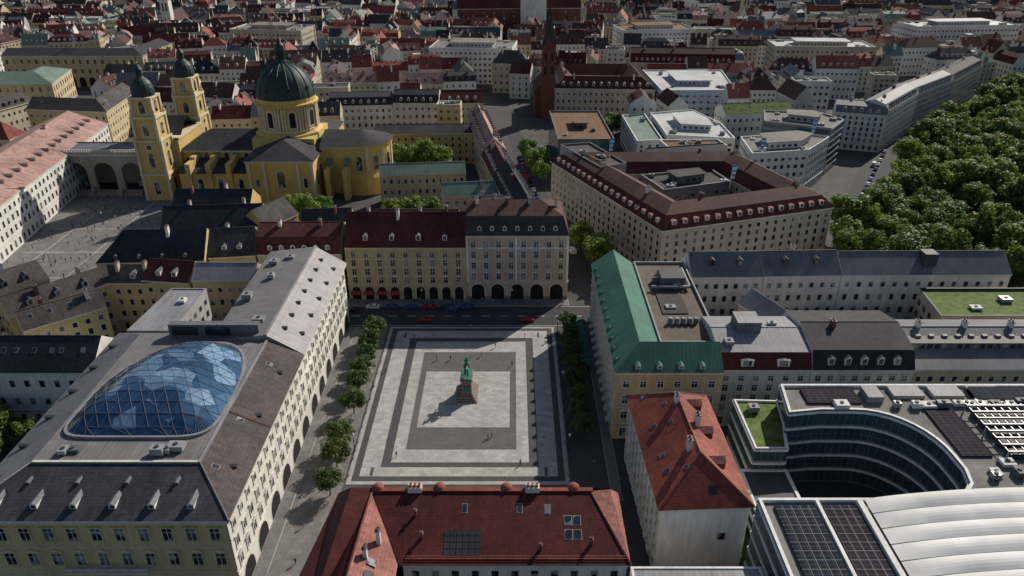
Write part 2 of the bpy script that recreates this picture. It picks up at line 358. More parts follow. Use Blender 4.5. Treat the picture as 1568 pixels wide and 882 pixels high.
def flatb(name,poly,h,wall='w_white',deck='f_gravel',trim='trim_white',lod=1,floors=5,sp=3.4,ww=1.6,wh=1.7,par=.8,pw=.45,np=3,mb=None,g0=4,glassbands=False,pent=None):
    own=mb is None
    if own: mb=MB()
    P=[Vector(p[:2]) for p in poly]; n=len(P)
    area=sum(P[i].x*P[(i+1)%n].y-P[(i+1)%n].x*P[i].y for i in range(n))
    if area<0: P=P[::-1]
    ii=offs(P,pw,True)
    for j in range(n):
        k=(j+1)%n
        mb.face([(*P[j],0),(*P[k],0),(*P[k],h+par),(*P[j],h+par)],wall)
        mb.face([(*P[j],h+par),(*P[k],h+par),(*ii[k],h+par),(*ii[j],h+par)],trim)
        mb.face([(*ii[k],h),(*ii[j],h),(*ii[j],h+par),(*ii[k],h+par)],trim)
        if glassbands:
            L=(P[k]-P[j]).length
            if L>1.5:
                fh=h/floors
                for f in range(floors): wallbox(mb,P[j],P[k],f*fh+.7,(f+1)*fh-.35,.05,'glassband')
                for f in range(1,floors+1): wallbox(mb,P[j],P[k],f*fh-.28,f*fh+.25,.28,trim)
        else: windows(mb,P[j],P[k],h,floors,sp,ww,wh,lod,g0,trim)
    poly_roof(mb,ii,h,deck)
    c=sum(P,Vector((0,0)))/n
    if pent:
        q=[c.lerp(p,pent) for p in P]
        mb.hexa([(*p,h) for p in q],[(*p,h+3) for p in q],wall)
        for i in range(n): windows(mb,q[i],q[(i+1)%n],3,1,2.6,1.6,1.5,0,2.9,z0=h-.3)
        q2=[c.lerp(p,pent+.06) for p in P]; mb.hexa([(*p,h+3.004) for p in q2],[(*p,h+3.3) for p in q2],deck,True)
    for _ in range(np):
        i=R.randrange(n); f=R.uniform(.1,.6); f=f if not pent else R.uniform(pent+.15,.85); q=c.lerp(P[i],f); plant(mb,q.x,q.y,h)
    register(P)
    return mb.obj(name) if own else mb
# ------------------------------------------------------------------ ground
g=MB(); g.face([(-3000,-600,0),(3000,-600,0),(3000,6000,0),(-3000,6000,0)],'ground'); g.obj('ground')
def sheet(name,poly,z,mat):
    m=MB(); poly_roof(m,poly,z,mat); return m.obj(name)
sheet('road_brienner',[(-140,205.6),(160,205.6),(160,219.5),(-140,219.5)],.004,'asphalt')
sheet('road_west',[(-49,60),(-39,60),(-39,205.6),(-49,205.6)],.004,'pave_odeon')
sheet('road_east',[(14.5,128),(22.5,128),(22.5,205.6),(14.5,205.6)],.004,'cobble')
sheet('road_side_street',[(18,224),(50,224),(36,236),(20,290),(4,440),(-4,440),(8,290)],.004,'asphalt')
sheet('road_park',[(110,224),(128,224),(152,275),(186,345),(222,405),(345,532),(330,540),(205,415),(168,352),(132,285)],.004,'asphalt')
sheet('odeonsplatz_pavement',[(-235,215),(-135,222),(-125,225),(-128,300),(-150,330),(-205,332),(-199,265)],.004,'pave_odeon')
sheet('park_lawn',[(128,224),(152,270),(190,340),(224,400),(345,530),(700,640),(700,150),(170,226)],.008,'grass')
def kerbed(name,x0,x1,y0,y1,mat='sidewalk',z=.12):
    m=MB(); m.box(x0,x1,y0,y1,0,z,'kerb'); i=.2; m.face([(x0+i,y0+i,z+.004),(x1-i,y0+i,z+.004),(x1-i,y1-i,z+.004),(x0+i,y1-i,z+.004)],mat); return m.obj(name)
kerbed('pavement_west',-52,-49,60,205)
kerbed('pavement_south',-84,19,219.5,224)
kerbed('pavement_east',22.5,25,128,205.2)
kerbed('pavement_south',50,110,219.5,224)
m=MB()
for x in range(-136,150,6):
    m.face([(x,212.4,.009),(x+2.6,212.4,.009),(x+2.6,212.62,.009),(x,212.62,.009)],'paint_white')
for y in (206.3,218.9): m.face([(-136,y,.009),(150,y,.009),(150,y+.12,.009),(-136,y+.12,.009)],'paint_white')
m.obj('road_markings')
m=MB()
for y0_,y1_ in((240,240.5),(262,262.5),(285,285.5),(305,305.5)): m.face([(-188,y0_,.009),(-140,y0_,.009),(-140,y1_,.009),(-188,y1_,.009)],'pave_light')
for x0_ in(-180,-160): m.face([(x0_,230,.013),(x0_+.5,230,.013),(x0_+.5,320,.013),(x0_,320,.013)],'pave_light')
m.obj('odeonsplatz_paving_lines')
# plaza
cx=-12.5
m=MB()
m.box(cx-26,cx+26,133.2,205.4,0,.12,'kerb')
def rect(hx,y0,y1,z): return [(cx-hx,y0,z),(cx+hx,y0,z),(cx+hx,y1,z),(cx-hx,y1,z)]
def ring(hx,y0,y1,hx2,y2,y3,z,mat):
    a=rect(hx,y0,y1,z);b=rect(hx2,y2,y3,z)
    for i in range(4):
        j=(i+1)%4; m.face([a[i],a[j],b[j],b[i]],mat)
z=.124
ring(25.6,133.6,205,24.9,134.3,204.4,z,'pave_light')
ring(24.9,134.3,204.4,23.3,136.0,202.8,z,'pave_dark')
ring(23.3,136.0,202.8,18.8,139.2,198.6,z,'pave_light')
ring(18.8,139.2,198.6,16.6,140.9,196.4,z,'pave_dark')
ring(16.6,140.9,196.4,13.6,145.6,190.4,z,'pave_light')
ring(13.6,145.6,190.4,11.9,154.4,180.0,z,'pave_mid')
m.face(rect(11.9,154.4,180.0,z),'pave_light')
for i in range(4):
    sx=(-1,1)[i%2]; y=(136.2,198.8)[i//2]
    m.face([(cx+sx*20.6-.35,y,z+.004),(cx+sx*20.6+.35,y,z+.004),(cx+sx*20.6+.35,y+3,z+.004),(cx+sx*20.6-.35,y+3,z+.004)],'pave_dark')
m.obj('plaza_pavement')
b=MB(); b.lathe(0,0,[(.12,0),(.12,.65),(.14,.7),(.1,.8),(0,.85)],8,'granite'); bm_=b.build('bollard')
for k in range(12):
    for x in (cx-25.8,cx+25.8): inst('stone_bollard',bm_,(x,136+k*6.1,.12))
l=MB(); l.lathe(0,0,[(.22,0),(.2,.5),(.09,.7),(.07,4.6)],8,'z_dark')
l.lathe(0,0,[(.15,4.6),(.32,5.2),(.34,5.25),(.1,5.5),(0,5.7)],8,'trim_white'); lamp_me=l.build('street_lamp')
for p in [(-38.5,145),(-38.5,172),(-38.5,198),(14,145),(14,172),(14,200),(-30,221),(0,221),(-60,222),(-90,216),(60,222),(90,222),(-170,250),(-150,270),(-170,290)]: inst('street_lamp',lamp_me,(*p,.1))
# ------------------------------------------------------------------ left palace with glass dome
mb=MB(); z0=20.4
def W(a,b,h,wall,**k):
    mb.face([(*a,0),(*b,0),(*b,h),(*a,h)],wall); windows(mb,a,b,h,**k)
W((-101,102),(-52,102),z0,'w_yellow',floors=3,sp=4.1,ww=1.7,wh=3.1,lod=2,g0=7,trim='trim_yellow',arch=0)
W((-52,102),(-52,157),z0,'w_white',floors=4,sp=3.9,ww=1.4,wh=2.5,lod=2,g0=5.6,trim='trim_light',arch=7.8)
mb.face([(-101,167,0),(-101,102,0),(-101,102,z0),(-101,167,z0)],'w_cream'); mb.face([(-52,167,0),(-101,167,0),(-101,167,z0),(-52,167,z0)],'w_cream')
for a,b in(((-101.3,102),(-51.7,102)),((-52,101.7),(-52,157))):
    wallbox(mb,a,b,z0-1.2,z0-.55,.45,'trim_light'); wallbox(mb,a,b,z0-.55,z0-.02,.9,'trim_light')
    L=(Vector(b)-Vector(a)).length; d=(Vector(b)-Vector(a))/L
    for k in range(int(L/1.1)):
        c=Vector(a)+d*(k+.5)*1.1; wallbox(mb,c-d*.18,c+d*.18,z0-.98,z0-.56,.75,'trim_light')
wallbox(mb,(-84,102),(-68,102),7.6,7.9,1.6,'trim_light')
for k in range(32): wallbox(mb,(-83.9+k*.5,100.5),(-83.7+k*.5,100.5),7.9,8.9,.12,'trim_light')
wallbox(mb,(-84,100.5),(-68,100.5),8.9,9.05,.2,'trim_light')
rz=24.6
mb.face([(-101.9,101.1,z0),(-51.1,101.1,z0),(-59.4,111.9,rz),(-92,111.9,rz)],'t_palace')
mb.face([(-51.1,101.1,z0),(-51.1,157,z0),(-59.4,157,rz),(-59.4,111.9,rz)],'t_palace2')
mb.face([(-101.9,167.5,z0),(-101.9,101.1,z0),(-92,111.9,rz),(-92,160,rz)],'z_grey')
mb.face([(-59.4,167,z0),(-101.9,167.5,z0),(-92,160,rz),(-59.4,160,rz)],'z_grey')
mb.face([(-92,111.9,rz),(-59.4,111.9,rz),(-59.4,160,rz),(-92,160,rz)],'z_deck')
mb.box(-91.5,-60,111.9,112.4,rz,rz+.35,'trim_light'); mb.box(-60,-59.4,111.9,157,rz-.05,rz+.3,'z_light')
for q in(-51.1,-101.9): mb.tube((q,101.1,z0+.05),((-59.4 if q>-60 else -92),111.9,rz+.05),.18,.18,'z_grey',6)
dormer_row(mb,(-101,101.1),(-52,101.1),(0,z0),(10.8,rz),.2,6.6,1.2,1.0,'trim_white','z_grey',True,m=3)
dormer_row(mb,(-101,101.1),(-52,101.1),(0,z0),(10.8,rz),.62,9,.6,.5,'z_grey','z_grey',False,m=6)
dormer_row(mb,(-51.1,104),(-51.1,157),(0,z0),(8.3,rz),.3,13,.9,.6,'z_dark','z_dark',False,m=2)
skylights(mb,(-51.1,104),(-51.1,157),(0,z0),(8.3,rz),.7,16)
mb.face([(-51.3,128,z0+.2),(-51.3,128.5,z0+.2),(-59.4,128.5,rz+.16),(-59.4,128,rz+.16)],'t_brown')
dormer_row(mb,(-101.9,165),(-101.9,104),(0,z0),(8.3,rz),.3,9,.9,.7,'z_dark','z_dark',False,m=2)
for x,y in((-87,115),(-85.5,115.5),(-67,115),(-65.5,116),(-68.5,114.6)): plant(mb,x,y,rz)
mb.obj('arcaded_palace')
register([(-104,60),(-50,212)],1)
root=bpy.data.objects.new('glass_dome_roof',None); COL.objects.link(root)
dx,dy,a_,bk,fr=-75.4,130.5,15.0,24.5,11.0
def outline(t):
    c,s=math.cos(t),math.sin(t)
    if s>=0: return (dx+a_*math.copysign(abs(c)**.85,c)+2.5*s**2,dy+bk*s**.9)
    return (dx+a_*math.copysign(abs(c)**.3,c)-.6*abs(s),dy-fr*abs(s)**.4)
NB=64; bnd=[Vector(outline(2*math.pi*k/NB)) for k in range(NB)]
def inpoly(x,y,P):
    c=False;n=len(P)
    for i in range(n):
        x1,y1=P[i];x2,y2=P[(i+1)%n]
        if (y1>y)!=(y2>y) and x<(x2-x1)*(y-y1)/(y2-y1)+x1: c=not c
    return c
def edge_dist(p):
    m_=1e9
    for i in range(NB):
        q,_=geometry.intersect_point_line(p.to_3d(),bnd[i].to_3d(),bnd[(i+1)%NB].to_3d()); t=max(0,min(1,_))
        m_=min(m_,(bnd[i].lerp(bnd[(i+1)%NB],t)-p).length)
    return m_
S=2.5; inner=[]
for j in range(-12,20):
    for i in range(-14,15):
        p=Vector((dx+(i+.5*(j%2))*S,dy+j*S*.95))
        if inpoly(p.x,p.y,bnd) and edge_dist(p)>1.1: inner.append(p)
pts=bnd+inner
vs2,_,fcs,_,_,_=geometry.delaunay_2d_cdt(pts,[],[list(range(NB))],1,1e-4)
vs=[]
for v in vs2:
    e=edge_dist(v); zz=rz+.55+5.2*math.sin(min(1,e/11.5)*math.pi/2)
    vs.append((v.x,v.y,zz+(R.uniform(-.17,.17) if e>.3 else 0)))
d=MB(); d.mesh(vs,fcs,'glass_dome'); d.obj('glass_shell',root)  # blue of the reflected sky is put into the glass colour
w=MB(); w.mesh([(x,y,z+.05) for x,y,z in vs],fcs,'z_grey'); wo=w.obj('mullions',root)
wm=wo.modifiers.new('w','WIREFRAME'); wm.thickness=.08
d=MB()
cc=Vector((dx,dy+5))
for k in range(NB):
    p=cc+(bnd[k]-cc)*1.03;q=cc+(bnd[(k+1)%NB]-cc)*1.03;p2=cc+(bnd[k]-cc)*.99;q2=cc+(bnd[(k+1)%NB]-cc)*.99
    d.face([(*p,rz),(*q,rz),(*q,rz+.6),(*p,rz+.6)],'z_light'); d.face([(*p,rz+.6),(*q,rz+.6),(*q2,rz+.6),(*p2,rz+.6)],'z_light')
d.obj('rim',root)
mb=MB()
W((-52,157),(-52,209),z0,'w_white',floors=4,sp=3.9,ww=1.4,wh=2.5,lod=2,g0=5.6,trim='trim_light',arch=7.8)
W((-52,209),(-82,209),z0,'w_white',floors=4,sp=3.9,lod=1,g0=5.6)
W((-74,209),(-74,168),24,'w_cream',floors=4,sp=3.9,lod=1)
mb.face([(-74,157,0),(-52,157,0),(-52,157,z0),(-60,157,26),(-74,157,24.5)],'z_light')
wallbox(mb,(-52,157),(-52,209.4),z0-.55,z0-.02,.9,'trim_light'); wallbox(mb,(-52,157),(-52,209.4),z0-1.2,z0-.55,.45,'trim_light')
mb.face([(-51.1,157,z0),(-51.1,209.6,z0),(-60,209.6,26),(-60,157,26)],'z_pinkgrey')
mb.face([(-60,157,26),(-60,209.6,26),(-74,209.6,24.3),(-74,157,24.3)],'z_deck')
mb.face([(-52,209,z0),(-74,209,z0),(-74,209,24),(-60,209,26)],'w_white')
mb.box(-60.3,-59.7,157,209.6,25.9,26.2,'z_light')
dormer_row(mb,(-51.1,158),(-51.1,209),(0,z0),(8.9,26),.2,8,.9,.7,'z_dark','z_dark',False,m=2)
dormer_row(mb,(-51.1,158),(-51.1,209),(0,z0),(8.9,26),.62,6.5,.9,.7,'z_dark','z_dark',False,m=2)
for x,y in((-70,200),(-66,203),(-71,178),(-64,165),(-68,190)): plant(mb,x,y,25)
mb.box(-84,-62,158.5,160.5,24.6,28,'z_grey'); mb.box(-83,-77,158.3,158.5,25.2,27.4,'glass_dark'); mb.box(-75,-69,158.3,158.5,25.2,27.4,'glass_dark')
mb.obj('palace_rear_wing')
flatb('grey_roofed_annex',[(-100,168),(-88,168),(-88,192),(-98,192)],20.5,'w_grey','z_light','z_light',par=.3,np=1)
block('yellow_courtyard_house',[(-96,201),(-77,201)],9,19,3.5,wall='w_yellow',rmat='z_light',sp=3)
block('yellow_courtyard_house',[(-112,203),(-97,201)],11,18,4.5,wall='w_yellow',rmat='t_darkred',sp=3,do=5)
# ------------------------------------------------------------------ left area
block('slate_roofed_house',[(-165,156),(-104,156)],15,16,6,wall='w_white',rmat='t_slate',floors=3,sp=3.6,sky=4,chim=1)
block('yellow_courtyard_house',[(-140,182),(-122,203),(-108,203)],9,17,4,wall='w_yellow',rmat='t_greybrown',do=6,chim=2)
block('yellow_courtyard_house',[(-133,176),(-117,190)],9,16,4,wall='w_yellow',rmat='t_greybrown',sky=4,chim=2)
block('ochre_townhouse',[(-160,184),(-142,206)],12,17,4.5,wall='w_yellow',rmat='t_greybrown',do=5,chim=2,dm='w_grey')
block('ochre_townhouse',[(-172,180),(-160,184)],12,17,4.5,wall='w_cream',rmat='t_greybrown',chim=1)
block('long_slate_roof_house',[(-133,217),(-99,219)],15,17,8,wall='w_yellow',rmat='t_slate',do=7,dfr=.12,dh=.9,dw=1.1,dm='z_grey',hip=(1,0),chim=1)
block('slate_townhouse',[(-98.5,221),(-84,223)],15,17,7,wall='w_yellow',rmat='t_slate2',do=4,dh=1.1,chim=1)
block('mansard_townhouse',[(-83.5,223.5),(-56,224)],16,17,8,'mansard',wall='w_cream',rmat='t_darkred',do=3.4,chim=2,dh=1.4)
block('dark_roof_house',[(-125,247),(-90,250)],14,16,6,wall='w_ochre',rmat='t_slate',chim=2)
block('dark_roof_house',[(-88,248),(-80,262)],12,16,5.5,wall='w_ochre',rmat='t_greybrown')
block('grey_gabled_house',[(-76,250),(-58,252)],12,14,6,wall='w_grey',rmat='t_slate2',chim=1)
block('dark_roof_house',[(-130,268),(-100,268)],14,15,6,wall='w_ochre',rmat='t_slate',chim=2)
block('low_courtyard_house',[(-118,232),(-90,238)],9,12,4,wall='w_cream',rmat='t_greybrown')
# ------------------------------------------------------------------ centre facing the plaza
mb=MB()
block('x',[(-54.8,224),(-15.2,224)],17,19.3,9,wall='w_yellow',rmat='t_darkred',lod=2,floors=5,sp=3.9,ww=1.35,wh=2.1,arch=4.0,g0=5.6,do=8,dw=1.5,dh=1.7,dfr=.2,chim=4,trim='trim_yellow',mb=mb)
wallbox(mb,(-54.8,224),(-15.2,224),14.9,15.4,.3,'trim_yellow')
mb.obj('arcaded_townhouse')
mb=MB()
block('x',[(-15.1,224),(18.6,224)],18,23.5,9,'mansard',wall='w_peach',rmat='t_brown',rmat2='t_slate2',lod=2,floors=5,sp=3.7,ww=1.4,wh=2.3,arch=5.6,g0=6.6,do=3.7,dw=1.3,dh=1.4,chim=4,mb=mb,hip=(0,1))
wallbox(mb,(-15.1,224),(18.6,224),18.8,19.4,.3,'trim_white'); wallbox(mb,(-15.1,224),(18.6,224),.13,1.2,.05,'granite')
for x in(-15,1,17.9): wallbox(mb,(x,224),(x+.7,224),6.8,23,.18,'trim_white')
mb.obj('peach_mansard_townhouse')
def awning(name,a,b,z,dep,mat):
    m=MB(); a=Vector(a);b=Vector(b);d=(b-a).normalized();n=Vector((d.y,-d.x))
    m.face([(*(a+n*dep),z-.7),(*(b+n*dep),z-.7),(*b,z),(*a,z)],mat)
    m.face([(*(a+n*dep),z-1.0),(*(b+n*dep),z-1.0),(*(b+n*dep),z-.7),(*(a+n*dep),z-.7)],mat)
    m.tube((*a,z-1.2),(*(a+n*dep),z-.8),.04,.04,'steel',5); m.tube((*b,z-1.2),(*(b+n*dep),z-.8),.04,.04,'steel',5)
    return m.obj(name)
for k in range(4):
    x=-54+4.37*k; awning('shop_awning',(x,223.7),(x+3.2,223.7),3.4,1.3,'canvas_red')
block('peach_courtyard_house',[(-28,283),(-6,286)],9,15,4,wall='w_peach',rmat='copper_pale',floors=3,chim=1)
block('yellow_church_wing',[(-57,309),(-20,313)],9,15,3.5,wall='w_yellow',rmat='copper_pale',floors=3,sp=3)
block('street_row_house',[(12,252),(3,300)],11,18,7,wall='w_white',rmat='t_slate',do=4,di=4,chim=3)
block('street_row_house',[(3,301),(-3,335)],11,17,6,wall='w_cream',rmat='t_darkred',do=4,di=4,chim=2)
block('street_row_house',[(-3,336),(-13,400)],11,18,6,wall='w_cream',rmat='t_pink',do=4,di=4,chim=3,drm='t_brown')
block('courtyard_house',[(-14,256),(-1,258)],20,16,5,wall='w_white',rmat='z_dark',chim=2,sky=4)
block('courtyard_house',[(-52,262),(-20,262)],9,12,4,wall='w_beige',rmat='t_greybrown')
block('yellow_office',[(-69,369),(-11,372)],13,16,3,wall='w_ochre',rmat='t_slate2',sp=3.2)
block('white_mansard_house',[(-102,419),(-67,422)],14,18,6,'mansard',wall='w_white',rmat='z_dark',rmat2='t_slate',do=4)
block('white_mansard_house',[(-66.8,422),(-41,422)],14,19,6,'mansard',wall='w_white',rmat='t_slate',do=4)
block('red_roof_house',[(-40,424),(-16,426)],14,18,6,wall='w_cream',rmat='t_darkred',do=4)
block('white_gabled_house',[(-66,442),(-54,442)],16,17,7,wall='w_white',rmat='t_red')
# ------------------------------------------------------------------ large block right of the centre
block('large_mansard_office',[(17,311),(51,235),(117,257),(97,313)],17,20.5,6.5,'halfmansard',closed=True,wall='w_beige',rmat='t_brown',rmat2='t_darkred',floors=6,sp=3.5,ww=1.3,wh=1.9,do=4.2,dw=1.6,dh=1.5,dfr=.3,dg=False,drm='t_lightred',chim=2,g0=4)
flatb('roof_terrace_office',[(21,317),(35,286),(46,291),(34,320)],25.5,'w_grey','f_dark','z_grey',np=5)
flatb('courtyard_office',[(58,272),(86,282),(82,298),(52,290)],21,'z_grey','f_dark','z_light',np=7,pent=.4)
block('courtyard_office',[(60,318),(96,326)],8,20,3,wall='w_grey',rmat='z_dark')
flatb('rust_roof_hall',[(22,351),(49,351),(47,405),(20,405)],18,'glassband','f_rust','z_grey',lod=0,np=2,pent=.22)
flatb('green_roof_office',[(61,358),(74,361),(73,412),(60,408)],15,'w_white','copper_pale','trim_white',np=2)
flatb('white_terrace_office',[(76,362),(108,356),(108,384),(99,412),(75,405)],17,'w_white','f_white','trim_white',np=14,pent=.45)
flatb('roof_garden_office',[(72,338),(100,341),(98,351),(70,350)],18,'w_white','f_rust','trim_white',np=5)
flatb('white_terrace_office',[(106,322),(133,327),(150,348),(140,356),(108,348)],20,'w_white','f_gravel','trim_white',sp=3,np=8,pent=.55)
flatb('grey_modern_office',[(124,366),(152,352),(164,368),(158,382),(130,386)],23,'w_grey','f_gravel','z_light',glassbands=True,floors=7,np=8,pent=.4)
block('roof_terrace_block',[(112,392),(150,398)],14,20,4,wall='w_white',rmat='f_green',rmat2='f_green',sky=5,chim=1)
for a,b,wl,rm in(((172,398),(196,390),'w_white','z_grey'),((197,392),(232,432),'w_white','z_grey'),((232.5,433),(272,470),'w_grey','z_dark'),((273,471),(318,520),'w_cream','t_slate2')):
    block('grey_street_row_office',[a,b],15,R.uniform(19.5,22),5,'mansard',wall=wl,rmat=rm,floors=6,sp=3,do=4,chim=2)
flatb('blue_grey_office',[(88,446),(132,446),(138,505),(86,505)],20,'w_blue_shade','f_white','trim_white',floors=5,sp=4,ww=2.2,np=5,pent=.45)  # bluish tint of the shaded facade is put into the wall colour
block('red_roof_quadrangle',[(26,459),(86,455),(84,510),(24,512)],14,19,6,closed=True,wall='w_peach',rmat='t_deepred',do=4.5,chim=2)
block('dark_red_mansard_block',[(82,535),(153,529)],15,20,9,'mansard',wall='w_cream',rmat='t_brown',rmat2='t_deepred',do=3.5,chim=3)
# brick church with spire
mb=MB(); mb.box(18,26,459,467,0,42,'brick')
for z_ in (14,25,34): mb.box(17.7,26.3,458.7,467.3,z_,z_+.5,'brick')
for z_ in(27,35.2):
    for x in(20,24): mb.face(archpoly(Vector((x,459)),Vector((1,0)),Vector((0,-1)),1.2,z_,z_+4.6,.05),'opening_shade')
for f in range(4):
    a=[(18,459),(26,459),(26,467),(18,467)]; p,q=a[f],a[(f+1)%4]; mb.face([(*p,42),(*q,42),((p[0]+q[0])/2,(p[1]+q[1])/2,48)],'brick')
mb.lathe(22,463,[(4.4,42),(3.2,48),(0,67)],8,'t_slate2',math.pi/8)
mb.box(14,30,467.3,500,0,14,'brick'); mb.face([(13.5,467.3,14),(22,467.3,24),(22,500,24),(13.5,500,14)][::-1],'t_darkred'); mb.face([(30.5,467.3,14),(22,467.3,24),(22,500,24),(30.5,500,14)],'t_darkred'); mb.face([(14,467.3,14),(30,467.3,14),(22,467.3,24)],'brick')
mb.obj('brick_church_with_spire'); register([(14,458),(30,500)])
mb=MB(); block('x',[(-51,740),(65,748)],36,30,22,wall='brick',rmat='t_darkred',lod=0,floors=2,sp=9,ww=2,wh=14,g0=12,mb=mb)
for k in range(13):
    x=-50+k*9.4; y=740+k*.65; mb.box(x-.8,x+.8,y-3,y,0,26,'brick')
mb.box(8,32,738,742,0,47,'w_white'); mb.obj('brick_cathedral')
# ------------------------------------------------------------------ blocks right of the plaza
block('copper_roof_corner_building',[(25,210),(25,150),(50.5,150)],12,20,4.8,wall='w_yellow',rmat='copper',lod=2,floors=4,sp=3.9,ww=1.35,wh=2.2,g0=5,do=5,dw=1.1,dh=.9,dfr=.12,drm='copper')
mb=MB()
flatb('x',[(37.5,162.5),(53,162.5),(53,210),(37.5,210)],20,'w_white','f_brown','z_light',mb=mb,np=4)
mb.box(41,48,178,190,20.01,20.3,'f_dark'); mb.box(43,50,193,200,20.3,23.5,'z_grey','z_dark')
for k in range(5):
    mb.lathe(42+k*1.7,173,[(.7,20.3),(.7,21.6),(.5,21.8)],12,'z_light'); mb.lathe(44+k*1.5,203,[(.5,20.3),(.5,21.4)],12,'w_white')
mb.tube((40,192,21.2),(51,192,21.2),.5,.5,'z_light',10); mb.tube((51,192,21.2),(51,204,21.2),.5,.5,'z_light',10)
mb.obj('flat_roof_court_building')
block('white_metal_roof_house',[(54,203),(76,203.4)],12,19,5.5,wall='w_white',rmat='z_grey',sp=2.9,do=6.5,dw=1.5,dh=1.6,dfr=.45,drm='z_dark',dm='z_dark')
block('white_metal_roof_house',[(76.2,203.6),(100,204.4)],12,19,5.5,wall='w_white',rmat='z_grey',sp=3.1,do=6.5,dw=1.5,dh=1.6,dfr=.45,drm='z_dark',dm='z_dark',chim=1)
mb=MB(); block('x',[(100.2,204.5),(152,205)],12,19,5,wall='w_white',rmat='z_grey',sp=3.6,mb=mb)
for x0,x1 in((103,122),(134,149)):
    mb.face([(x0,205.7,19.72),(x1,205.7,19.72),(x1,209.4,22.45),(x0,209.4,22.45)],'pv')
    for k in range(int((x1-x0)/1.9)): mb.face([(x0+k*1.9,205.6,19.76),(x0+k*1.9+.14,205.6,19.76),(x0+k*1.9+.14,209.5,22.56),(x0+k*1.9,209.5,22.56)],'z_light')
mb.box(125,129,206,210,21,25,'z_dark'); mb.obj('solar_roof_house')
block('pink_courtyard_house',[(80,183),(74,197)],8,15,4,wall='w_pink',rmat='z_light')
block('pink_courtyard_house',[(56,188),(72,188)],8,9,2,wall='w_white',rmat='z_grey',floors=3)
mb=MB(); block('x',[(50.8,155),(73.6,155)],22,17.5,5.5,'mansard',wall='w_greenwhite',rmat='z_light',rmat2='t_darkred',lod=2,floors=5,sp=3.3,mb=mb,do=7,dw=3.0,dh=1.7,dfr=.2,dg=False)
mb.box(57,63,164,170,21,25.4,'z_grey','z_light'); plant(mb,67,168,22.6); plant(mb,54,160,21.7); mb.obj('red_mansard_white_house')
block('dark_mansard_house',[(73.8,155),(99,155)],24,17.5,6.5,'mansard',wall='w_white',rmat='t_slate2',rmat2='t_slate',lod=2,floors=5,sp=2.9,do=3.6,dw=1.6,dh=1.8,chim=1)
mb=MB(); block('x',[(99.2,156),(152,156)],24,17,5,wall='w_cream',rmat='z_grey',sp=3,mb=mb)
mb.box(100,151,161.6,166,18,20.9,'z_grey','z_dark')
for k in range(26): mb.box(101+k*1.9,102.2+k*1.9,161.5,161.6,18.9,20.6,'glass_window')
for k in range(14): mb.box(103+k*3.4,104.2+k*3.4,164.2,165.2,20.9,21.5,'z_light')
for k in range(4): chimney(mb,105+k*12,168.3,20,23.5)
mb.obj('attic_window_house')
flatb('green_roof_annex',[(120,183),(160,183),(160,200),(122,200)],16,'w_beige','f_green','z_dark',np=3,floors=4)
flatb('court_link_building',[(84,187),(116,187),(116,197),(88,197)],9,'w_white','f_gravel','z_light',np=3,floors=3)
# ------------------------------------------------------------------ red hipped house
mb=MB(); z0=17.6; P4=[(28.3,107.3),(45.5,108.2),(44.6,143),(27.2,143)]
for i in range(4):
    a,b_=P4[i],P4[(i+1)%4]
    if i: W(a,b_,z0,'w_white',floors=5,sp=3.3,ww=1.2,wh=1.9,lod=2 if i!=1 else 1,g0=4.2,trim='trim_light')
    else: mb.face([(*a,0),(*b_,0),(*b_,z0),(*a,z0)],'trim_white'); mb.box(40,41.4,107.75,107.95,9,10.6,'glass_window')
e=[(27.6,106.6),(46.2,107.5),(45.3,143.7),(26.5,143.7)]; r0=(36.8,115.5,24.3); r1=(36,135.5,24.3)
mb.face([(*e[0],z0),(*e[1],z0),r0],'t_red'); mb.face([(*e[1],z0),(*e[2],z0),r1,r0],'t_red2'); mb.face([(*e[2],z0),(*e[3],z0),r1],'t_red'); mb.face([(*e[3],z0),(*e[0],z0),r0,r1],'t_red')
for q0,q1 in((r0,r1),(r0,(*e[0],z0)),(r0,(*e[1],z0)),(r1,(*e[2],z0)),(r1,(*e[3],z0))): mb.tube(q0,q1,.17,.17,'t_red2',6)
for i in range(4): wallbox(mb,P4[i],P4[(i+1)%4],z0-.5,z0-.03,.6,'trim_light')
for x,y in((35.2,118),(35.6,133),(38.5,126)): chimney(mb,x,y,22,25.6)
mb.face([(37.4,108.6,19.6),(39,108.65,19.6),(39,110,20.75),(37.4,109.95,20.75)],'glass_window')
dormer_row(mb,e[1],e[2],(0,z0),(9.3,24.3),.45,9,2.4,1.4,'t_red','t_lightred',True,m=4); skylights(mb,e[3],e[0],(0,z0),(9.3,24.3),.35,7); skylights(mb,e[3],e[0],(0,z0),(9.3,24.3),.7,9,.7,.8)
mb.obj('red_hipped_roof_house')
# ------------------------------------------------------------------ near red roof palace
mb=MB(); ze=17.8; YB=110.8
mb.face([(-19,94,0),(20,94,0),(20,94,ze),(-19,94,ze)],'w_white'); windows(mb,(-19,94),(20,94),ze,5,3.4,1.2,1.9,1,4.2)
mb.face([(20,94,0),(20,YB,0),(20,YB,ze),(20,94,ze)],'w_white'); windows(mb,(20,94),(20,YB),ze,5,3.4,1.2,1.9,1,4.2)
mb.face([(20,YB,0),(-33,YB,0),(-33,YB,ze),(20,YB,ze)],'w_cream'); windows(mb,(20,YB),(-33,YB),ze,5,3.6,1.2,1.9,2,4.2)
mb.face([(-33,YB,0),(-38,70,0),(-38,70,ze),(-33,YB,ze)],'w_cream')
rzz=22.6
def zr(y): return ze+(y-93.3)*(rzz-ze)/13.2
mb.face([(-19.5,93.3,ze),(20.6,93.3,ze),(14.5,106.5,rzz),(-26,106.5,rzz)],'t_deepred')
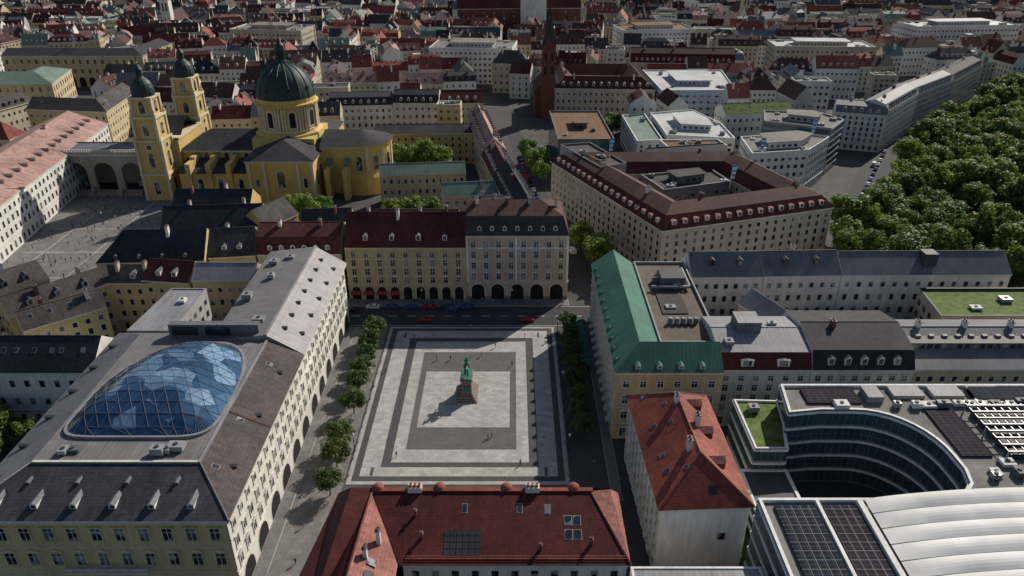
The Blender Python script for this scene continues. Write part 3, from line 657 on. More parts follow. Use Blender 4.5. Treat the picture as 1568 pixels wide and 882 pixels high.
mb.face([(20.6,93.3,ze),(20.6,YB+.5,ze),(18.3,107.3,rzz-.3),(14.5,106.5,rzz)],'t_lightred')  # sunlit hip: the light is put into a paler tile colour
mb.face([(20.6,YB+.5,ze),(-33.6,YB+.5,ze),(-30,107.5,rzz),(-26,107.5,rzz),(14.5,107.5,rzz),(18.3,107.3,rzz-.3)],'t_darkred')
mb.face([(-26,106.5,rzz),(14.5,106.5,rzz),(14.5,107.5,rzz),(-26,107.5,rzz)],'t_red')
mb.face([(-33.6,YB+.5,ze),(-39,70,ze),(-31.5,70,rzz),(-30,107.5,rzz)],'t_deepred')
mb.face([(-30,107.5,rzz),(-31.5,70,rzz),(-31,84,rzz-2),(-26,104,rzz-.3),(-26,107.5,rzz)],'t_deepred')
mb.face([(-26,106,rzz),(-27,84,rzz+.2),(-19.8,84,ze-.2),(-19.8,94,ze)],'t_lightred'); mb.face([(-26,106,rzz),(-33,84,ze),(-27,84,rzz+.2)],'t_deepred')  # sunlit wing slope painted in the paler tile, other slope deeper
mb.face([(-33,84,ze),(-19.8,84,ze-.2),(-27,84,rzz+.2)],'w_white'); mb.face([(-33,84,0),(-19.8,84,0),(-19.8,84,ze),(-33,84,ze)],'w_white')
mb.tube((-26,106,rzz),(-27,84,rzz+.25),.2,.2,'t_red2',6); mb.tube((14.5,106.6,rzz+.05),(20.6,93.3,ze+.1),.2,.2,'t_lightred',6)
mb.box(-26,15,106.3,107.2,rzz-.1,rzz+.25,'t_red')
for x in(-25,-13.5,-1,11.5): mb.lathe(x,107.4,[(1.15,rzz-.3),(1.1,rzz+.3),(.8,rzz+.65),(.4,rzz+.85),(0,rzz+.9)],14,'t_red2',smooth=True)
for x in(-18,3.8):
    mb.obox((x,106.8),(1,0),2.6,1.4,rzz-.6,rzz+1.0,'trim_light')
    for k in(-.8,0,.8): mb.obox((x+k,106.8),(1,0),.45,.8,rzz+1.0,rzz+1.4,'t_red')
for x,y,w_ in((9.5,100.3,1.2),(11.1,100.3,1.2),(9.5,97.8,1.2),(11.1,97.8,1.2),(6,102.3,.9),(-9,102.5,.8),(1,102.5,.8)):
    for g_,l_,mt in((.14,.06,'z_light'),(0,.11,'glass_window')): mb.face([(x-g_,y-g_,zr(y-g_)+l_),(x+w_+g_,y-g_,zr(y-g_)+l_),(x+w_+g_,y+1.5+g_,zr(y+1.5+g_)+l_),(x-g_,y+1.5+g_,zr(y+1.5+g_)+l_)],mt)
for i in range(6):
    for j in range(4):
        x=-12+i*1.1; y=95+j*1.1; mb.face([(x,y,zr(y)+.1),(x+1,y,zr(y)+.1),(x+1,y+1,zr(y+1)+.1),(x,y+1,zr(y+1)+.1)],'t_slate')
for x,y in((-16,98),(-17.5,102),(5,96),(14,97)): chimney(mb,x,y,zr(y)-.3,zr(y)+1.1,w=.45,l=.45,mat='t_red')
for yy in(94.3,94.7): mb.tube((-18.6,yy,zr(yy)+.25),(19.8,yy,zr(yy)+.25),.05,.05,'t_red2',4)
for x,y in((-24.8,92),(-23.2,96)): chimney(mb,x,y,20,23.4,w=.7,l=.9)
for k in range(2): mb.face([(-24.4,88+k*2.6,21.35),(-22.9,88+k*2.6,20.35),(-22.9,89.4+k*2.6,20.35),(-24.4,89.4+k*2.6,21.35)],'glass_window')
wallbox(mb,(-19,94),(20,94),ze-.5,ze-.04,.5,'trim_light'); wallbox(mb,(20,94),(20,YB),ze-.5,ze-.04,.5,'trim_light')
mb.obj('red_tiled_palace')
flatb('low_link_building',[(21,88),(44,88),(44,95.5),(21,95.5)],15,'w_white','z_light','trim_white',par=.2,np=0)
# ------------------------------------------------------------------ modern glass office complex
mb=MB()
arc=[(88.9-13.5*(1-math.cos(t))*1.0,119+15.2*math.sin(t)) for t in [i*math.pi/2/9 for i in range(10)]]
C=[(62,144),(128,144),(128,76),(46,76),(46,106.8),(82,106.8),(85.5,108.2),(88,111),(89,115)]+arc+[(68,134.3),(60.5,133.2)]
flatb('x',C,20,'z_grey','f_gravel','trim_white',glassbands=True,floors=5,np=0,mb=mb,par=.7,pw=.6)
mb.box(66,78,137,142.4,20.02,20.5,'pv_brown'); mb.box(79.5,83,137.5,142,20.02,21.6,'z_light')
for k in range(3): mb.box(86+k*9,93+k*9,139,143,20.02,20.9,'w_grey','z_light')
mb.box(104,126,137.5,142,20.02,21.4,'z_light','pv')
mb.box(90.8,97,119,135,20.02,20.45,'pv_brown')
for k in range(8):
    mb.box(99,112,118+k*2.2,118.25+k*2.2,22.2,22.4,'steel'); mb.box(99.3+k*1.7,99.5+k*1.7,117.5,134.5,21.9,22.1,'steel')
for x in(99,112):
    for y in(118,126,134): mb.box(x,x+.25,y,y+.25,20,22.3,'steel')
for k in range(5): mb.box(100,111,118.5+k*3.2,120.3+k*3.2,20.1,21.3,'z_dark','z_dark')
for k in range(26): plant(mb,R.uniform(92,126),R.choice((R.uniform(108.5,117),R.uniform(136,137))),20)
for k in range(10): plant(mb,R.uniform(67,120),R.uniform(135.8,136.8),20)
mb.lathe(121,127,[(6,20),(6,21.5),(5.5,21.5),(5.5,20.2)],28,'z_light')
for (a0,a1) in((48.5,56),(57.5,63.5)):
    mb.box(a0,a1,78,105,20.02,20.5,'pv_brown' if a0>50 else 'pv')
    for k in range(14): mb.box(a0,a1,78+k*2,78.1+k*2,20.5,20.54,'z_grey')
    for k in range(4): mb.box(a0+1.4+k*1.6,a0+1.5+k*1.6,78,105,20.5,20.56,'z_grey')
mb.box(56.4,57,77,106,20.02,20.9,'trim_white'); mb.box(64,65,77,106,20.02,21.1,'trim_white')
mb.obj('modern_glass_office')
d=MB(); nx=30; ny=8; SP=3.7
for j in range(ny):
    y0=76.5+j*SP
    def q(i_,j_):
        t=i_/nx; x=65.5+t*58; bul=.5*math.sin(math.pi*min(1,max(0,j_/6)))*min(1,t*6)
        return (x,y0+j_*SP/6,20.7+3.2*math.sin(math.pi*(.02+t*.9))**.8+bul)
    for i in range(nx):
        for jj in range(6): d.face([q(i,jj),q(i+1,jj),q(i+1,jj+1),q(i,jj+1)],'membrane',False)
        d.tube(q(i,0),q(i+1,0),.09,.09,'z_light',5)
d.obj('membrane_roof')
mb=MB()
flatb('x',[(52.5,128),(59.5,128),(63.5,145.5),(52.5,146)],14.5,'z_light','f_green','trim_white',glassbands=True,floors=4,np=0,mb=mb,par=.5); plant(mb,56,142,14.5)
mb.obj('green_roof_pavilion')
flatb('glass_link_building',[(50,109),(60,109),(60,127.8),(50,127.8)],9,'glassband','z_dark','trim_white',glassbands=True,floors=3,np=0,par=.3)
sheet('courtyard_lawn',[(46.5,108.5),(52,108.5),(52,147),(46.5,147)],.01,'grass')
# ------------------------------------------------------------------ baroque church
mb=MB(); Y='w_church'; T='trim_yellow'
def wbox(x0,x1,y0,y1,z0,z1,mat=Y): mb.box(x0,x1,y0,y1,z0,z1,mat)
def hiproof(x0,x1,y0,y1,z0,z1,mat,ax='x'):
    if ax=='x':
        r=(y1-y0)/2; ym=(y0+y1)/2; a,b_=(x0+r*.8,ym,z1),(x1-r*.8,ym,z1)
        mb.face([(x0,y0,z0),(x1,y0,z0),b_,a],mat); mb.face([(x1,y1,z0),(x0,y1,z0),a,b_],mat); mb.face([(x1,y0,z0),(x1,y1,z0),b_],mat); mb.face([(x0,y1,z0),(x0,y0,z0),a],mat)
    else:
        r=(x1-x0)/2; xm=(x0+x1)/2; a,b_=(xm,y0+r*.8,z1),(xm,y1-r*.8,z1)
        mb.face([(x1,y0,z0),(x1,y1,z0),b_,a],mat); mb.face([(x0,y1,z0),(x0,y0,z0),a,b_],mat); mb.face([(x0,y0,z0),(x1,y0,z0),a],mat); mb.face([(x1,y1,z0),(x0,y1,z0),b_],mat)
def archw(x,y,z0,z1,w,dirn=(1,0),nrm=(0,-1)):
    mb.face(archpoly(Vector((x,y)),Vector(dirn),Vector(nrm),w+.8,z0-.4,z1+.4,.06),T); mb.face(archpoly(Vector((x,y)),Vector(dirn),Vector(nrm),w,z0,z1,.12),'glass_window')
wbox(-150,-84,332,358,0,19); wbox(-150.5,-83.5,331.5,358.5,18.2,19.2,T); hiproof(-151,-83,331,359,19.2,25.5,'t_slate2')
wbox(-148,-112,320,332,0,12); mb.face([(-148.5,319.5,12),(-111.5,319.5,12),(-111.5,332,15.5),(-148.5,332,15.5)],'t_slate2')
for k in range(4):
    x=-143.5+k*9; wbox(x-1.1,x+1.1,319,332,0,16.5); mb.face([(x-1.3,318.7,13),(x+1.3,318.7,13),(x+1.3,332,18.5),(x-1.3,332,18.5)],'copper_pale'); wbox(x-1.1,x+1.1,326,332,16.5,17.6)
    archw(x+4.4,320,4,9.5,2.2); archw(x+4.4,332,15.2,18,2.0)
wbox(-115,-86,312.5,377,0,20); wbox(-115.5,-85.5,312,377.5,19.2,20.2,T); hiproof(-116,-85,311.5,378,20.2,26,'t_slate2','y')
for x in(-114.6,-108,-93.4,-87.2): wbox(x,x+1.3,311.9,312.5,0,19.2,T)
archw(-100.5,312.5,8,15.5,3.2); archw(-111,312.5,8,12.5,1.6); archw(-90,312.5,8,12.5,1.6)
for k in range(3): archw(-86,318+k*6.5,8,15,2.0,(0,1),(1,0))
wbox(-86,-69,327,353,0,22); wbox(-86,-69,326.5,353.5,21.2,22.2,T); mb.face([(-86,326,22.2),(-69,326,22.2),(-69,340,26.5),(-86,340,26.5)],'t_slate2'); mb.face([(-69,354,22.2),(-86,354,22.2),(-86,340,26.5),(-69,340,26.5)],'t_slate2')
mb.lathe(-69,340,[(13,0),(13,21.2),(13.7,21.3),(13.7,22.2)],28,Y); mb.lathe(-69,340,[(14,22.2),(0,26.6)],28,'t_slate2')
for k in range(4):
    a=math.radians(-90+k*34); c,s_=math.cos(a),math.sin(a); archw(-69+13*c,340+13*s_,11,17.5,2.6,(-s_,c),(c,s_))
    for s2 in(-.27,.27):
        c2,s3=math.cos(a+s2),math.sin(a+s2); mb.obox((-69+13.1*c2,340+13.1*s3),(-s3,c2),.9,.5,0,21.2,T)
mb.lathe(-69,340,[(15.8,0),(15.8,8),(13,11)],28,Y)
for x in(-82,-74): wbox(x-1,x+1,318,327,0,14); mb.face([(x-1.2,317.8,9),(x+1.2,317.8,9),(x+1.2,327,17),(x-1.2,327,17)],'copper_pale')
DX,DY=-103.2,345
wbox(DX-14,DX+14,DY-14,DY+14,18,24.5); mb.lathe(DX,DY,[(15.6,22),(15.6,25.5),(13.6,26.5)],8,Y,math.pi/8)
mb.lathe(DX,DY,[(12.7,24),(12.7,37.6),(14.0,37.9),(14.2,38.8),(13.2,39.3),(13.2,41)],32,Y)
mb.lathe(DX,DY,[(12.9,26.5),(13.3,26.6),(13.3,27.3),(12.8,27.4)],32,T)
for k in range(8):
    a=math.pi*2*(k+.5)/8; c,s_=math.cos(a),math.sin(a)
    mb.face(archpoly(Vector((DX+12.7*c,DY+12.7*s_)),Vector((-s_,c)),Vector((c,s_)),4.2,28,36.6,.18),T)
    mb.face(archpoly(Vector((DX+12.7*c,DY+12.7*s_)),Vector((-s_,c)),Vector((c,s_)),2.7,28.8,35.8,.26),'opening_shade')
    for s2 in(-.24,-.33,.24,.33):
        c2,s3=math.cos(a+s2),math.sin(a+s2); mb.obox((DX+13.1*c2,DY+13.1*s3),(-s3,c2),.8,.9,27.3,37.6,T)
pr=[(13.1*math.cos(t),41+14.8*math.sin(t)) for t in [i*math.pi/2*.9/10 for i in range(11)]]
mb.lathe(DX,DY,pr+[(2.4,pr[-1][1]+.3)],32,'copper_dark',smooth=True)
for k in range(16):
    a=2*math.pi*k/16
    for (r0_,z0_),(r1_,z1_) in zip(pr,pr[1:]): mb.tube((DX+r0_*math.cos(a),DY+r0_*math.sin(a),z0_),(DX+r1_*math.cos(a),DY+r1_*math.sin(a),z1_),.28,.28,'copper_rib',5)
for k in range(8):
    a=2*math.pi*(k+.5)/8; c,s_=math.cos(a),math.sin(a); mb.obox((DX+12*c,DY+12*s_),(-s_,c),1.3,1.6,44,46.3,'copper_dark'); mb.obox((DX+12.85*c,DY+12.85*s_),(-s_,c),.8,.1,44.4,45.9,'opening_shade')
mb.lathe(DX,DY,[(2.6,55.3),(2.6,56.3),(1.9,56.5),(1.9,60.4),(2.5,60.6),(2.4,61.2),(2.0,63),(.9,64.2),(.5,65.5),(.15,66.2),(.1,69.5)],12,'copper_dark')
for k in range(8):
    a=2*math.pi*k/8; mb.obox((DX+1.95*math.cos(a),DY+1.95*math.sin(a)),(-math.sin(a),math.cos(a)),.6,.12,57,59.8,'opening_shade')
mb.box(DX-.1,DX+.1,DY-.1,DY+.1,69,71,'gold'); mb.box(DX-.8,DX+.8,DY-.08,DY+.08,70,70.2,'gold')
for tx,ty in((-158,324),(-156,364)):
    def tb(r,z0,z1,mat=Y): wbox(tx-r,tx+r,ty-r,ty+r,z0,z1,mat)
    tb(5.8,0,12);tb(6.3,11.6,12.6,T);tb(5.5,12.6,27);tb(6.1,26.6,27.6,T);tb(5.0,27.6,37);tb(5.7,36.6,37.6,T);tb(4.2,37.6,45.2);tb(4.9,44.8,45.7,T)
    for (zz,hh,ww_,r) in((14.5,7,2.2,5.5),(3,6,2.2,5.8),(29.2,5,2.4,5.0),(38.8,5,2.4,4.2)):
        for dn,nm in(((1,0),(0,-1)),((0,1),(1,0)),((0,-1),(-1,0))): archw(tx+nm[0]*r,ty+nm[1]*r,zz,zz+hh,ww_,dn,nm)
    for dn,nm in(((1,0),(0,-1)),((0,1),(1,0)),((0,-1),(-1,0))):
        c=Vector((tx,ty))+Vector(nm)*5.5
        for rr,of,mt in((1.5,.12,'trim_white'),(1.15,.16,'z_dark')): mb.face([(c.x+dn[0]*rr*math.cos(t*math.pi/8)+nm[0]*of,c.y+dn[1]*rr*math.cos(t*math.pi/8)+nm[1]*of,24.2+rr*math.sin(t*math.pi/8)) for t in range(16)],mt)
    for sx in(-1,1):
        for sy in(-1,1):
            for (r,z0_,z1_) in((5.5,0,26.6),(4.9,27.6,36.6),(4.2,37.6,44.8)): mb.box(tx+sx*r-.6,tx+sx*r+.6,ty+sy*r-.6,ty+sy*r+.6,z0_,z1_,T)
            mb.lathe(tx+sx*4.9,ty+sy*4.9,[(.6,37.6),(.8,38.4),(.3,39),(.5,39.8),(0,41)],8,T)
            d2=Vector((sx,sy)).normalized(); p=Vector((tx,ty))
            q0=p+d2*5.2; q1=p+d2*8.0; nrm=Vector((-d2.y,d2.x))*.5
            mb.hexa([(*(q0-nrm),27.6),(*(q1-nrm),27.6),(*(q1+nrm),27.6),(*(q0+nrm),27.6)],[(*(q0-nrm),34.5),(*(q1-d2*1.9-nrm),30.5),(*(q1-d2*1.9+nrm),30.5),(*(q0+nrm),34.5)],T)
    mb.lathe(tx,ty,[(4.6,45.7),(4.8,47.2),(4.6,49),(4.0,50.8),(2.9,52.3),(1.8,53.2),(1.4,53.6),(1.4,55.6),(1.8,55.8),(1.7,56.6),(.8,57.8),(.3,58.5),(.12,62)],16,'copper_dark')
    mb.lathe(tx,ty,[(0,58.8),(.5,59.3),(0,59.8)],8,'gold')
wbox(-160,-150,330,358,0,25); wbox(-160.5,-149.5,330,358,24.4,25.4,T); mb.face([(-160,334,25.4),(-160,354,25.4),(-160,344,32)][::-1],Y); mb.face([(-160,334,25.4),(-150,334,25.4),(-150,344,32),(-160,344,32)],'t_slate2'); mb.face([(-160,354,25.4),(-150,354,25.4),(-150,344,32),(-160,344,32)][::-1],'t_slate2')
mb.obj('domed_baroque_church'); register([(-168,308),(-52,382)])
# loggia with three arches
mb=MB(); x0,x1,y0,y1,zt=-204,-166,327,342,20; bay=(x1-x0)/3
def arch_wall(x0,x1,yf,yb,zt,wopen,zs):
    xm=(x0+x1)/2; r=wopen/2; k=14
    for yy,fl in((yf,1),(yb,-1)):
        for s in(-1,1):
            e=x0 if s<0 else x1; a=xm+s*r
            q=[(e,yy,0),(a,yy,0),(a,yy,zt),(e,yy,zt)]; mb.face(q if s*fl<0 else q[::-1],'w_stone')
        for i in range(k):
            t0=math.pi*i/k;t1=math.pi*(i+1)/k
            q=[(xm+r*math.cos(t0),yy,zs+r*math.sin(t0)),(xm+r*math.cos(t0),yy,zt),(xm+r*math.cos(t1),yy,zt),(xm+r*math.cos(t1),yy,zs+r*math.sin(t1))]
            mb.face(q if fl<0 else q[::-1],'w_stone')
    for i in range(k):
        t0=math.pi*i/k;t1=math.pi*(i+1)/k
        mb.face([(xm+r*math.cos(t),y,zs+r*math.sin(t)) for t,y in((t0,yf),(t0,yb),(t1,yb),(t1,yf))],'w_stone')
    for s in(-1,1): mb.face([(xm+s*r,yf,0),(xm+s*r,yb,0),(xm+s*r,yb,zs),(xm+s*r,yf,zs)],'w_stone')
for k in range(3): arch_wall(x0+k*bay,x0+(k+1)*bay,y0,y0+1.6,zt-2,9.4,10)
mb.face([(x0,y1,0),(x1,y1,0),(x1,y1,zt),(x0,y1,zt)],'w_stone'); mb.box(x0-.02,x0+1,y0+1.6,y1,0,zt-2,'w_stone'); mb.box(x1-1,x1+.02,y0+1.6,y1,0,zt-2,'w_stone')
mb.box(x0-.4,x1+.4,y0-.4,y1+.4,zt-2,zt-1.4,'trim_light'); mb.box(x0,x1,y0,y1,zt-1.4,zt-.5,'w_stone','z_grey')
for k in range(34): mb.box(x0+.3+k*1.13,x0+.8+k*1.13,y0+.1,y0+.4,zt-.5,zt+.4,'trim_light')
mb.box(x0,x1,y0,y0+.5,zt+.4,zt+.6,'trim_light')
for k in range(6): mb.box(x0+3,x1-3,y0-3+k*.5,y0+1,k*.3,(k+1)*.3,'granite')
for k in(0,2):
    xx=x0+bay*(k+.5); mb.box(xx-1,xx+1,y0+5,y0+7,1.8,4.2,'granite'); mb.lathe(xx,y0+6,[(.7,4.2),(.6,5.2),(.75,6.6),(.35,7.3),(.4,7.7),(0,8.1)],10,'bronze')
for xx in(x0+bay-1,x0+2*bay-1):
    mb.box(xx-.2,xx+2.2,y0-3.4,y0-.3,0,1.9,'granite'); mb.lathe(xx+1,y0-1.8,[(.9,1.9),(.9,2.6),(.5,3.4),(0,3.7)],8,'w_stone')
mb.obj('triple_arch_loggia'); register([(x0,y0),(x1,y1)])
# residence buildings
block('long_pink_roof_residence',[(-188,240),(-206,378)],34,19,7,wall='w_white',rmat='t_pink',sp=3.8,ww=1.4,wh=2.3,do=7,dw=1.3,dh=1.1,dfr=.35,dm='t_pink',drm='t_pink',chim=2,g0=5.5)
block('yellow_court_residence',[(-262,404),(-216,398),(-222,448)],14,20,5,wall='w_yellow',rmat='t_greybrown',sp=3.6,sky=6)
block('copper_roof_residence',[(-350,476),(-288,476),(-300,522)],26,18,5,wall='w_yellow',rmat='copper_pale',floors=3,sp=5,ww=1.8,wh=3,g0=6,hip=(0,1))
mb=MB(); block('x',[(-362,548),(-262,548),(-262,600)],18,22,4,wall='w_yellow',rmat='t_slate2',floors=3,sp=5,ww=2,wh=3,g0=8,arch=7,mb=mb); mb.obj('opera_residence')
for i,(x,y,hh,wl,cap) in enumerate(((-330,760,52,'w_white','copper_dark'),(-120,900,60,'w_yellow','copper_dark'),(240,820,48,'w_cream','t_slate2'),(420,900,55,'brick','copper_pale'),(-480,900,50,'w_white','t_slate'))):
    mb=MB(); mb.box(x-4,x+4,y-4,y+4,0,hh*.68,wl); mb.box(x-4.4,x+4.4,y-4.4,y+4.4,hh*.68,hh*.7,'trim_light')
    for k in(-1.6,1.6): mb.face(archpoly(Vector((x+k,y-4)),Vector((1,0)),Vector((0,-1)),1.4,hh*.5,hh*.64,.06),'opening_shade')
    mb.lathe(x,y,[(4.2,hh*.7),(4.4,hh*.73),(3.4,hh*.79),(1.6,hh*.83),(1.5,hh*.88),(.5,hh*.93),(.1,hh)],12,cap)
    mb.box(x-7,x+7,y+4,y+34,0,16,wl); mb.face([(x-7.4,y+4,16),(x,y+4,25),(x,y+34,25),(x-7.4,y+34,16)][::-1],'t_brown'); mb.face([(x+7.4,y+4,16),(x,y+4,25),(x,y+34,25),(x+7.4,y+34,16)],'t_brown'); mb.face([(x-7,y+4.01,16),(x+7,y+4.01,16),(x,y+4.01,24.6)],wl)
    mb.obj('distant_church'); register([(x-7,y-4),(x+7,y+34)])
for q,h_,wl,dk in(([(-60,560),(0,556),(4,590),(-56,596)],25,'w_white','f_gravel'),([(190,560),(260,556),(262,584),(192,588)],26,'w_cream','f_white'),([(330,640),(420,650),(416,680),(326,668)],28,'w_white','z_light'),([(-230,640),(-170,632),(-166,664),(-226,672)],26,'w_beige','f_gravel'),([(90,640),(150,648),(146,680),(86,672)],25,'w_white','f_rust')):
    flatb('department_store',q,h_,wl,dk,'trim_light',lod=0,floors=6,np=8,pent=.5)
# ------------------------------------------------------------------ trees
def tree_mesh(name,H,cr,ch,leaf,seed,ncl=36,nl=80,ls=.5,trunk=.3):
    r=random.Random(seed); m=MB(); zc=H-ch/2; th=H-ch*.85
    m.tube((0,0,0),(r.uniform(-.1,.1),r.uniform(-.1,.1),th),trunk,trunk*.7,'bark',8)
    m.tube((0,0,th),(0,0,zc+ch*.15),trunk*.7,trunk*.2,'bark',6)
    for i in range(ncl):
        while True:
            v=Vector((r.uniform(-1,1),r.uniform(-1,1),r.uniform(-1,1)))
            if .35<v.length<1: break
        k=r.uniform(.62,.84); v=v.normalized()*k if r.random()<.75 else v*.6
        if v.z<-.6: v.z=-.6
        c=Vector((v.x*cr,v.y*cr,zc+v.z*ch/2)); R_=cr*r.uniform(.2,.36)
        if i<9: m.tube((0,0,th*r.uniform(.85,1.1)),c,trunk*.4,trunk*.1,'bark',5)
        for _ in range(nl):
            d=Vector((r.gauss(0,1),r.gauss(0,1),r.gauss(0,.8))).normalized(); p=c+d*R_*r.uniform(.6,1.08)
            nrm=(d+Vector((r.uniform(-.7,.7),r.uniform(-.7,.7),r.uniform(-.2,.9)))).normalized(); u=nrm.orthogonal().normalized(); w_=nrm.cross(u)
            a=r.uniform(0,6.28); u2=u*math.cos(a)+w_*math.sin(a); w2=nrm.cross(u2); s=ls*r.uniform(.6,1.2)
            m.face([p-u2*s*.5,p+w2*s*.32,p+u2*s*.5,p-w2*s*.32],leaf)
    return m.build(name)
plz=[tree_mesh('plaza_tree',8.4,4.0,6.0,'leaf_dark',s,36,90,.62,.2) for s in(1,2,3)]
prk=[tree_mesh('park_tree',17,6.8,13,'leaf_park',s,46,85,1.1,.4) for s in(11,12,13,14)]
brt=[tree_mesh('maple_tree',14,5.6,11,'leaf_bright',s,42,80,.9,.35) for s in(21,22)]
for y in(197,190,183,176,169.5,160.5,146.5,140,130): inst('linden_tree',R.choice(plz),(-41.6+R.uniform(-.4,.4),y+R.uniform(-.5,.5),0),R.uniform(0,6),R.uniform(.82,.98))
for y in(203,197.5,192,186,178,171,164,157.5,151): inst('linden_tree',R.choice(plz),(17.3+R.uniform(-.4,.4),y+R.uniform(-.6,.6),0),R.uniform(0,6),R.uniform(.7,.86))
for x,y,s in((31,248,1.05),(26,260,1.0),(36,238,.8),(-84,284,1.15),(-90,292,1.0),(-78,292,.9),(-52,350,1.3),(-43,354,1.35),(-34,350,1.2),(-60,356,1.1),(12,353,1.1),(8,372,1.0),(-42,292,.9),(-50,290,.85),(-34,294,.8),(58,425,1),(54,418,.9),(14,338,.9),(-112,290,.7)):
    inst('maple_tree',R.choice(brt),(x,y,0),R.uniform(0,6),s)
for x,y,s in((-125,148,.8),(-131,152,.8),(-137,147,.9),(-118,146,.7),(-124,140,.8),(-133,139,.9)): inst('courtyard_tree',R.choice(prk),(x,y,0),R.uniform(0,6),s*.8)
PARK=[(126,232),(134,262),(154,295),(190,350),(222,398),(345,528),(560,620),(560,232)]
pp=[]
t=0
while t<14000 and len(pp)<640:
    t+=1; y=R.uniform(232,600);x=R.uniform(120,.74*y+25)
    if inpoly(x,y,PARK) and all((x-a)**2+(y-b)**2>84 for a,b in pp): pp.append((x,y))
for x,y in pp+[(125,258),(122,248),(131,272)]:
    s=R.uniform(.75,1.3); inst('park_tree',R.choice(prk if R.random()<.65 else brt),(x,y,0),R.uniform(0,6),(s*R.uniform(.9,1.15),s*R.uniform(.9,1.15),s))
# ------------------------------------------------------------------ city fabric
NOGO=[(-128,160,-200,300),(-60,20,290,300)]
STREETS=[[(-6,224),(50,224),(36,240),(24,290),(10,440),(-8,440),(3,330)],[(-240,215),(-128,215),(-128,332),(-206,332)],PARK,
 [(110,224),(126,224),(152,270),(222,405),(345,532),(330,545),(205,415),(140,300)],[(-230,120),(-205,332),(-188,240)]]
def free(q):
    xs=[p[0] for p in q];ys=[p[1] for p in q];bb=(min(xs),max(xs),min(ys),max(ys))
    for e in EXCL+NOGO:
        if bb[0]<e[1] and bb[1]>e[0] and bb[2]<e[3] and bb[3]>e[2]: return False
    c=(sum(xs)/len(xs),sum(ys)/len(ys))
    for S in STREETS:
        if inpoly(*c,S) or any(inpoly(*p,S) for p in q): return False
    return True
WM=['w_cream','w_white','w_white','w_white','w_yellow','w_peach','w_beige','w_grey','w_cream','w_greenwhite']
RM=['t_brown','t_darkred','t_darkred','t_darkred','t_slate','t_slate2','t_slate2','t_greybrown','t_brown','t_brown','t_red','t_red','z_dark','z_grey','t_red2','copper_pale','t_orange','t_pink','t_deepred']
def house(a,b,D,far):
    a=Vector(a);b=Vector(b);d=(b-a).normalized();n=Vector((-d.y,d.x)); q=[a,b,b+n*D,a+n*D]
    if not free(q): return
    h=R.uniform(14.5,21.5); r=R.random(); nexcl=len(EXCL)
    if r<.15:
        flatb('flat_roof_house',q,h,R.choice(WM),R.choice(('f_gravel','f_dark','f_white','z_light','f_green')),'trim_light',lod=0,sp=3.3,np=3,pent=.5 if R.random()<.5 else None)
    else:
        rt='mansard' if r<.35 else 'gable'
        block(R.choice(('townhouse','gabled_townhouse','old_town_house')),[a,b],D,h,R.uniform(4.5,8),rt,wall=R.choice(WM),rmat=R.choice(RM),lod=0,floors=R.choice((4,5)),sp=R.uniform(2.8,3.6),
          do=(0 if R.random()<.35 else R.uniform(3.2,5)),di=(0 if R.random()<.6 else 4.5),chim=R.choice((0,1,2,3)),inner=far<650,ends=far<650,hip=(0,0) if R.random()<.8 else (1,1),dm=R.choice(('trim_white','w_grey','t_darkred')),drm=R.choice(('z_dark','t_darkred','z_grey')),sky=R.choice((0,0,5)))
    del EXCL[nexcl:]
yrow=70
while yrow<1150:
    bd=R.uniform(50,76); half=yrow*.70+90; x=-half+R.uniform(-30,10)
    while x<half:
        bw=R.uniform(55,115); ang=R.uniform(-.2,.2)+.14*math.sin(x*.01+yrow*.007)
        ca,sa=math.cos(ang),math.sin(ang); ox,oy=x,yrow+R.uniform(-5,5)
        T2=lambda u,v:(ox+u*ca-v*sa,oy+u*sa+v*ca)
        D=R.uniform(11,15)
        for side in(0,1):
            u=0
            while u<bw-8:
                w_=min(R.uniform(13,36),bw-u)
                if side==0: house(T2(u,0),T2(u+w_-.05,0),D,yrow)
                else: house(T2(u+w_-.05,bd),T2(u,bd),D,yrow)
                u+=w_
        for side in(0,1):
            v=D+.2
            while v<bd-D-7:
                w_=min(R.uniform(14,30),bd-D-v-.2)
                if side==0: house(T2(0,v+w_-.05),T2(0,v),D,yrow)
                else: house(T2(bw,v),T2(bw,v+w_-.05),D,yrow)
                v+=w_
        if bw>45:
            for k in range(R.choice((1,2,2))):
                uu=R.uniform(D+3,bw-D-16); vv=R.uniform(D+2,bd-D-11); house(T2(uu,vv),T2(uu+R.uniform(9,16),vv),R.uniform(8,10),yrow)
            if R.random()<.3:
                q=T2(bw*.5,bd*.5)
                if free([q]): inst('courtyard_tree',R.choice(brt),(*q,0),R.uniform(0,6),R.uniform(.7,1.1))
        x+=bw+R.uniform(9,13)
    yrow+=bd+R.uniform(10,14)
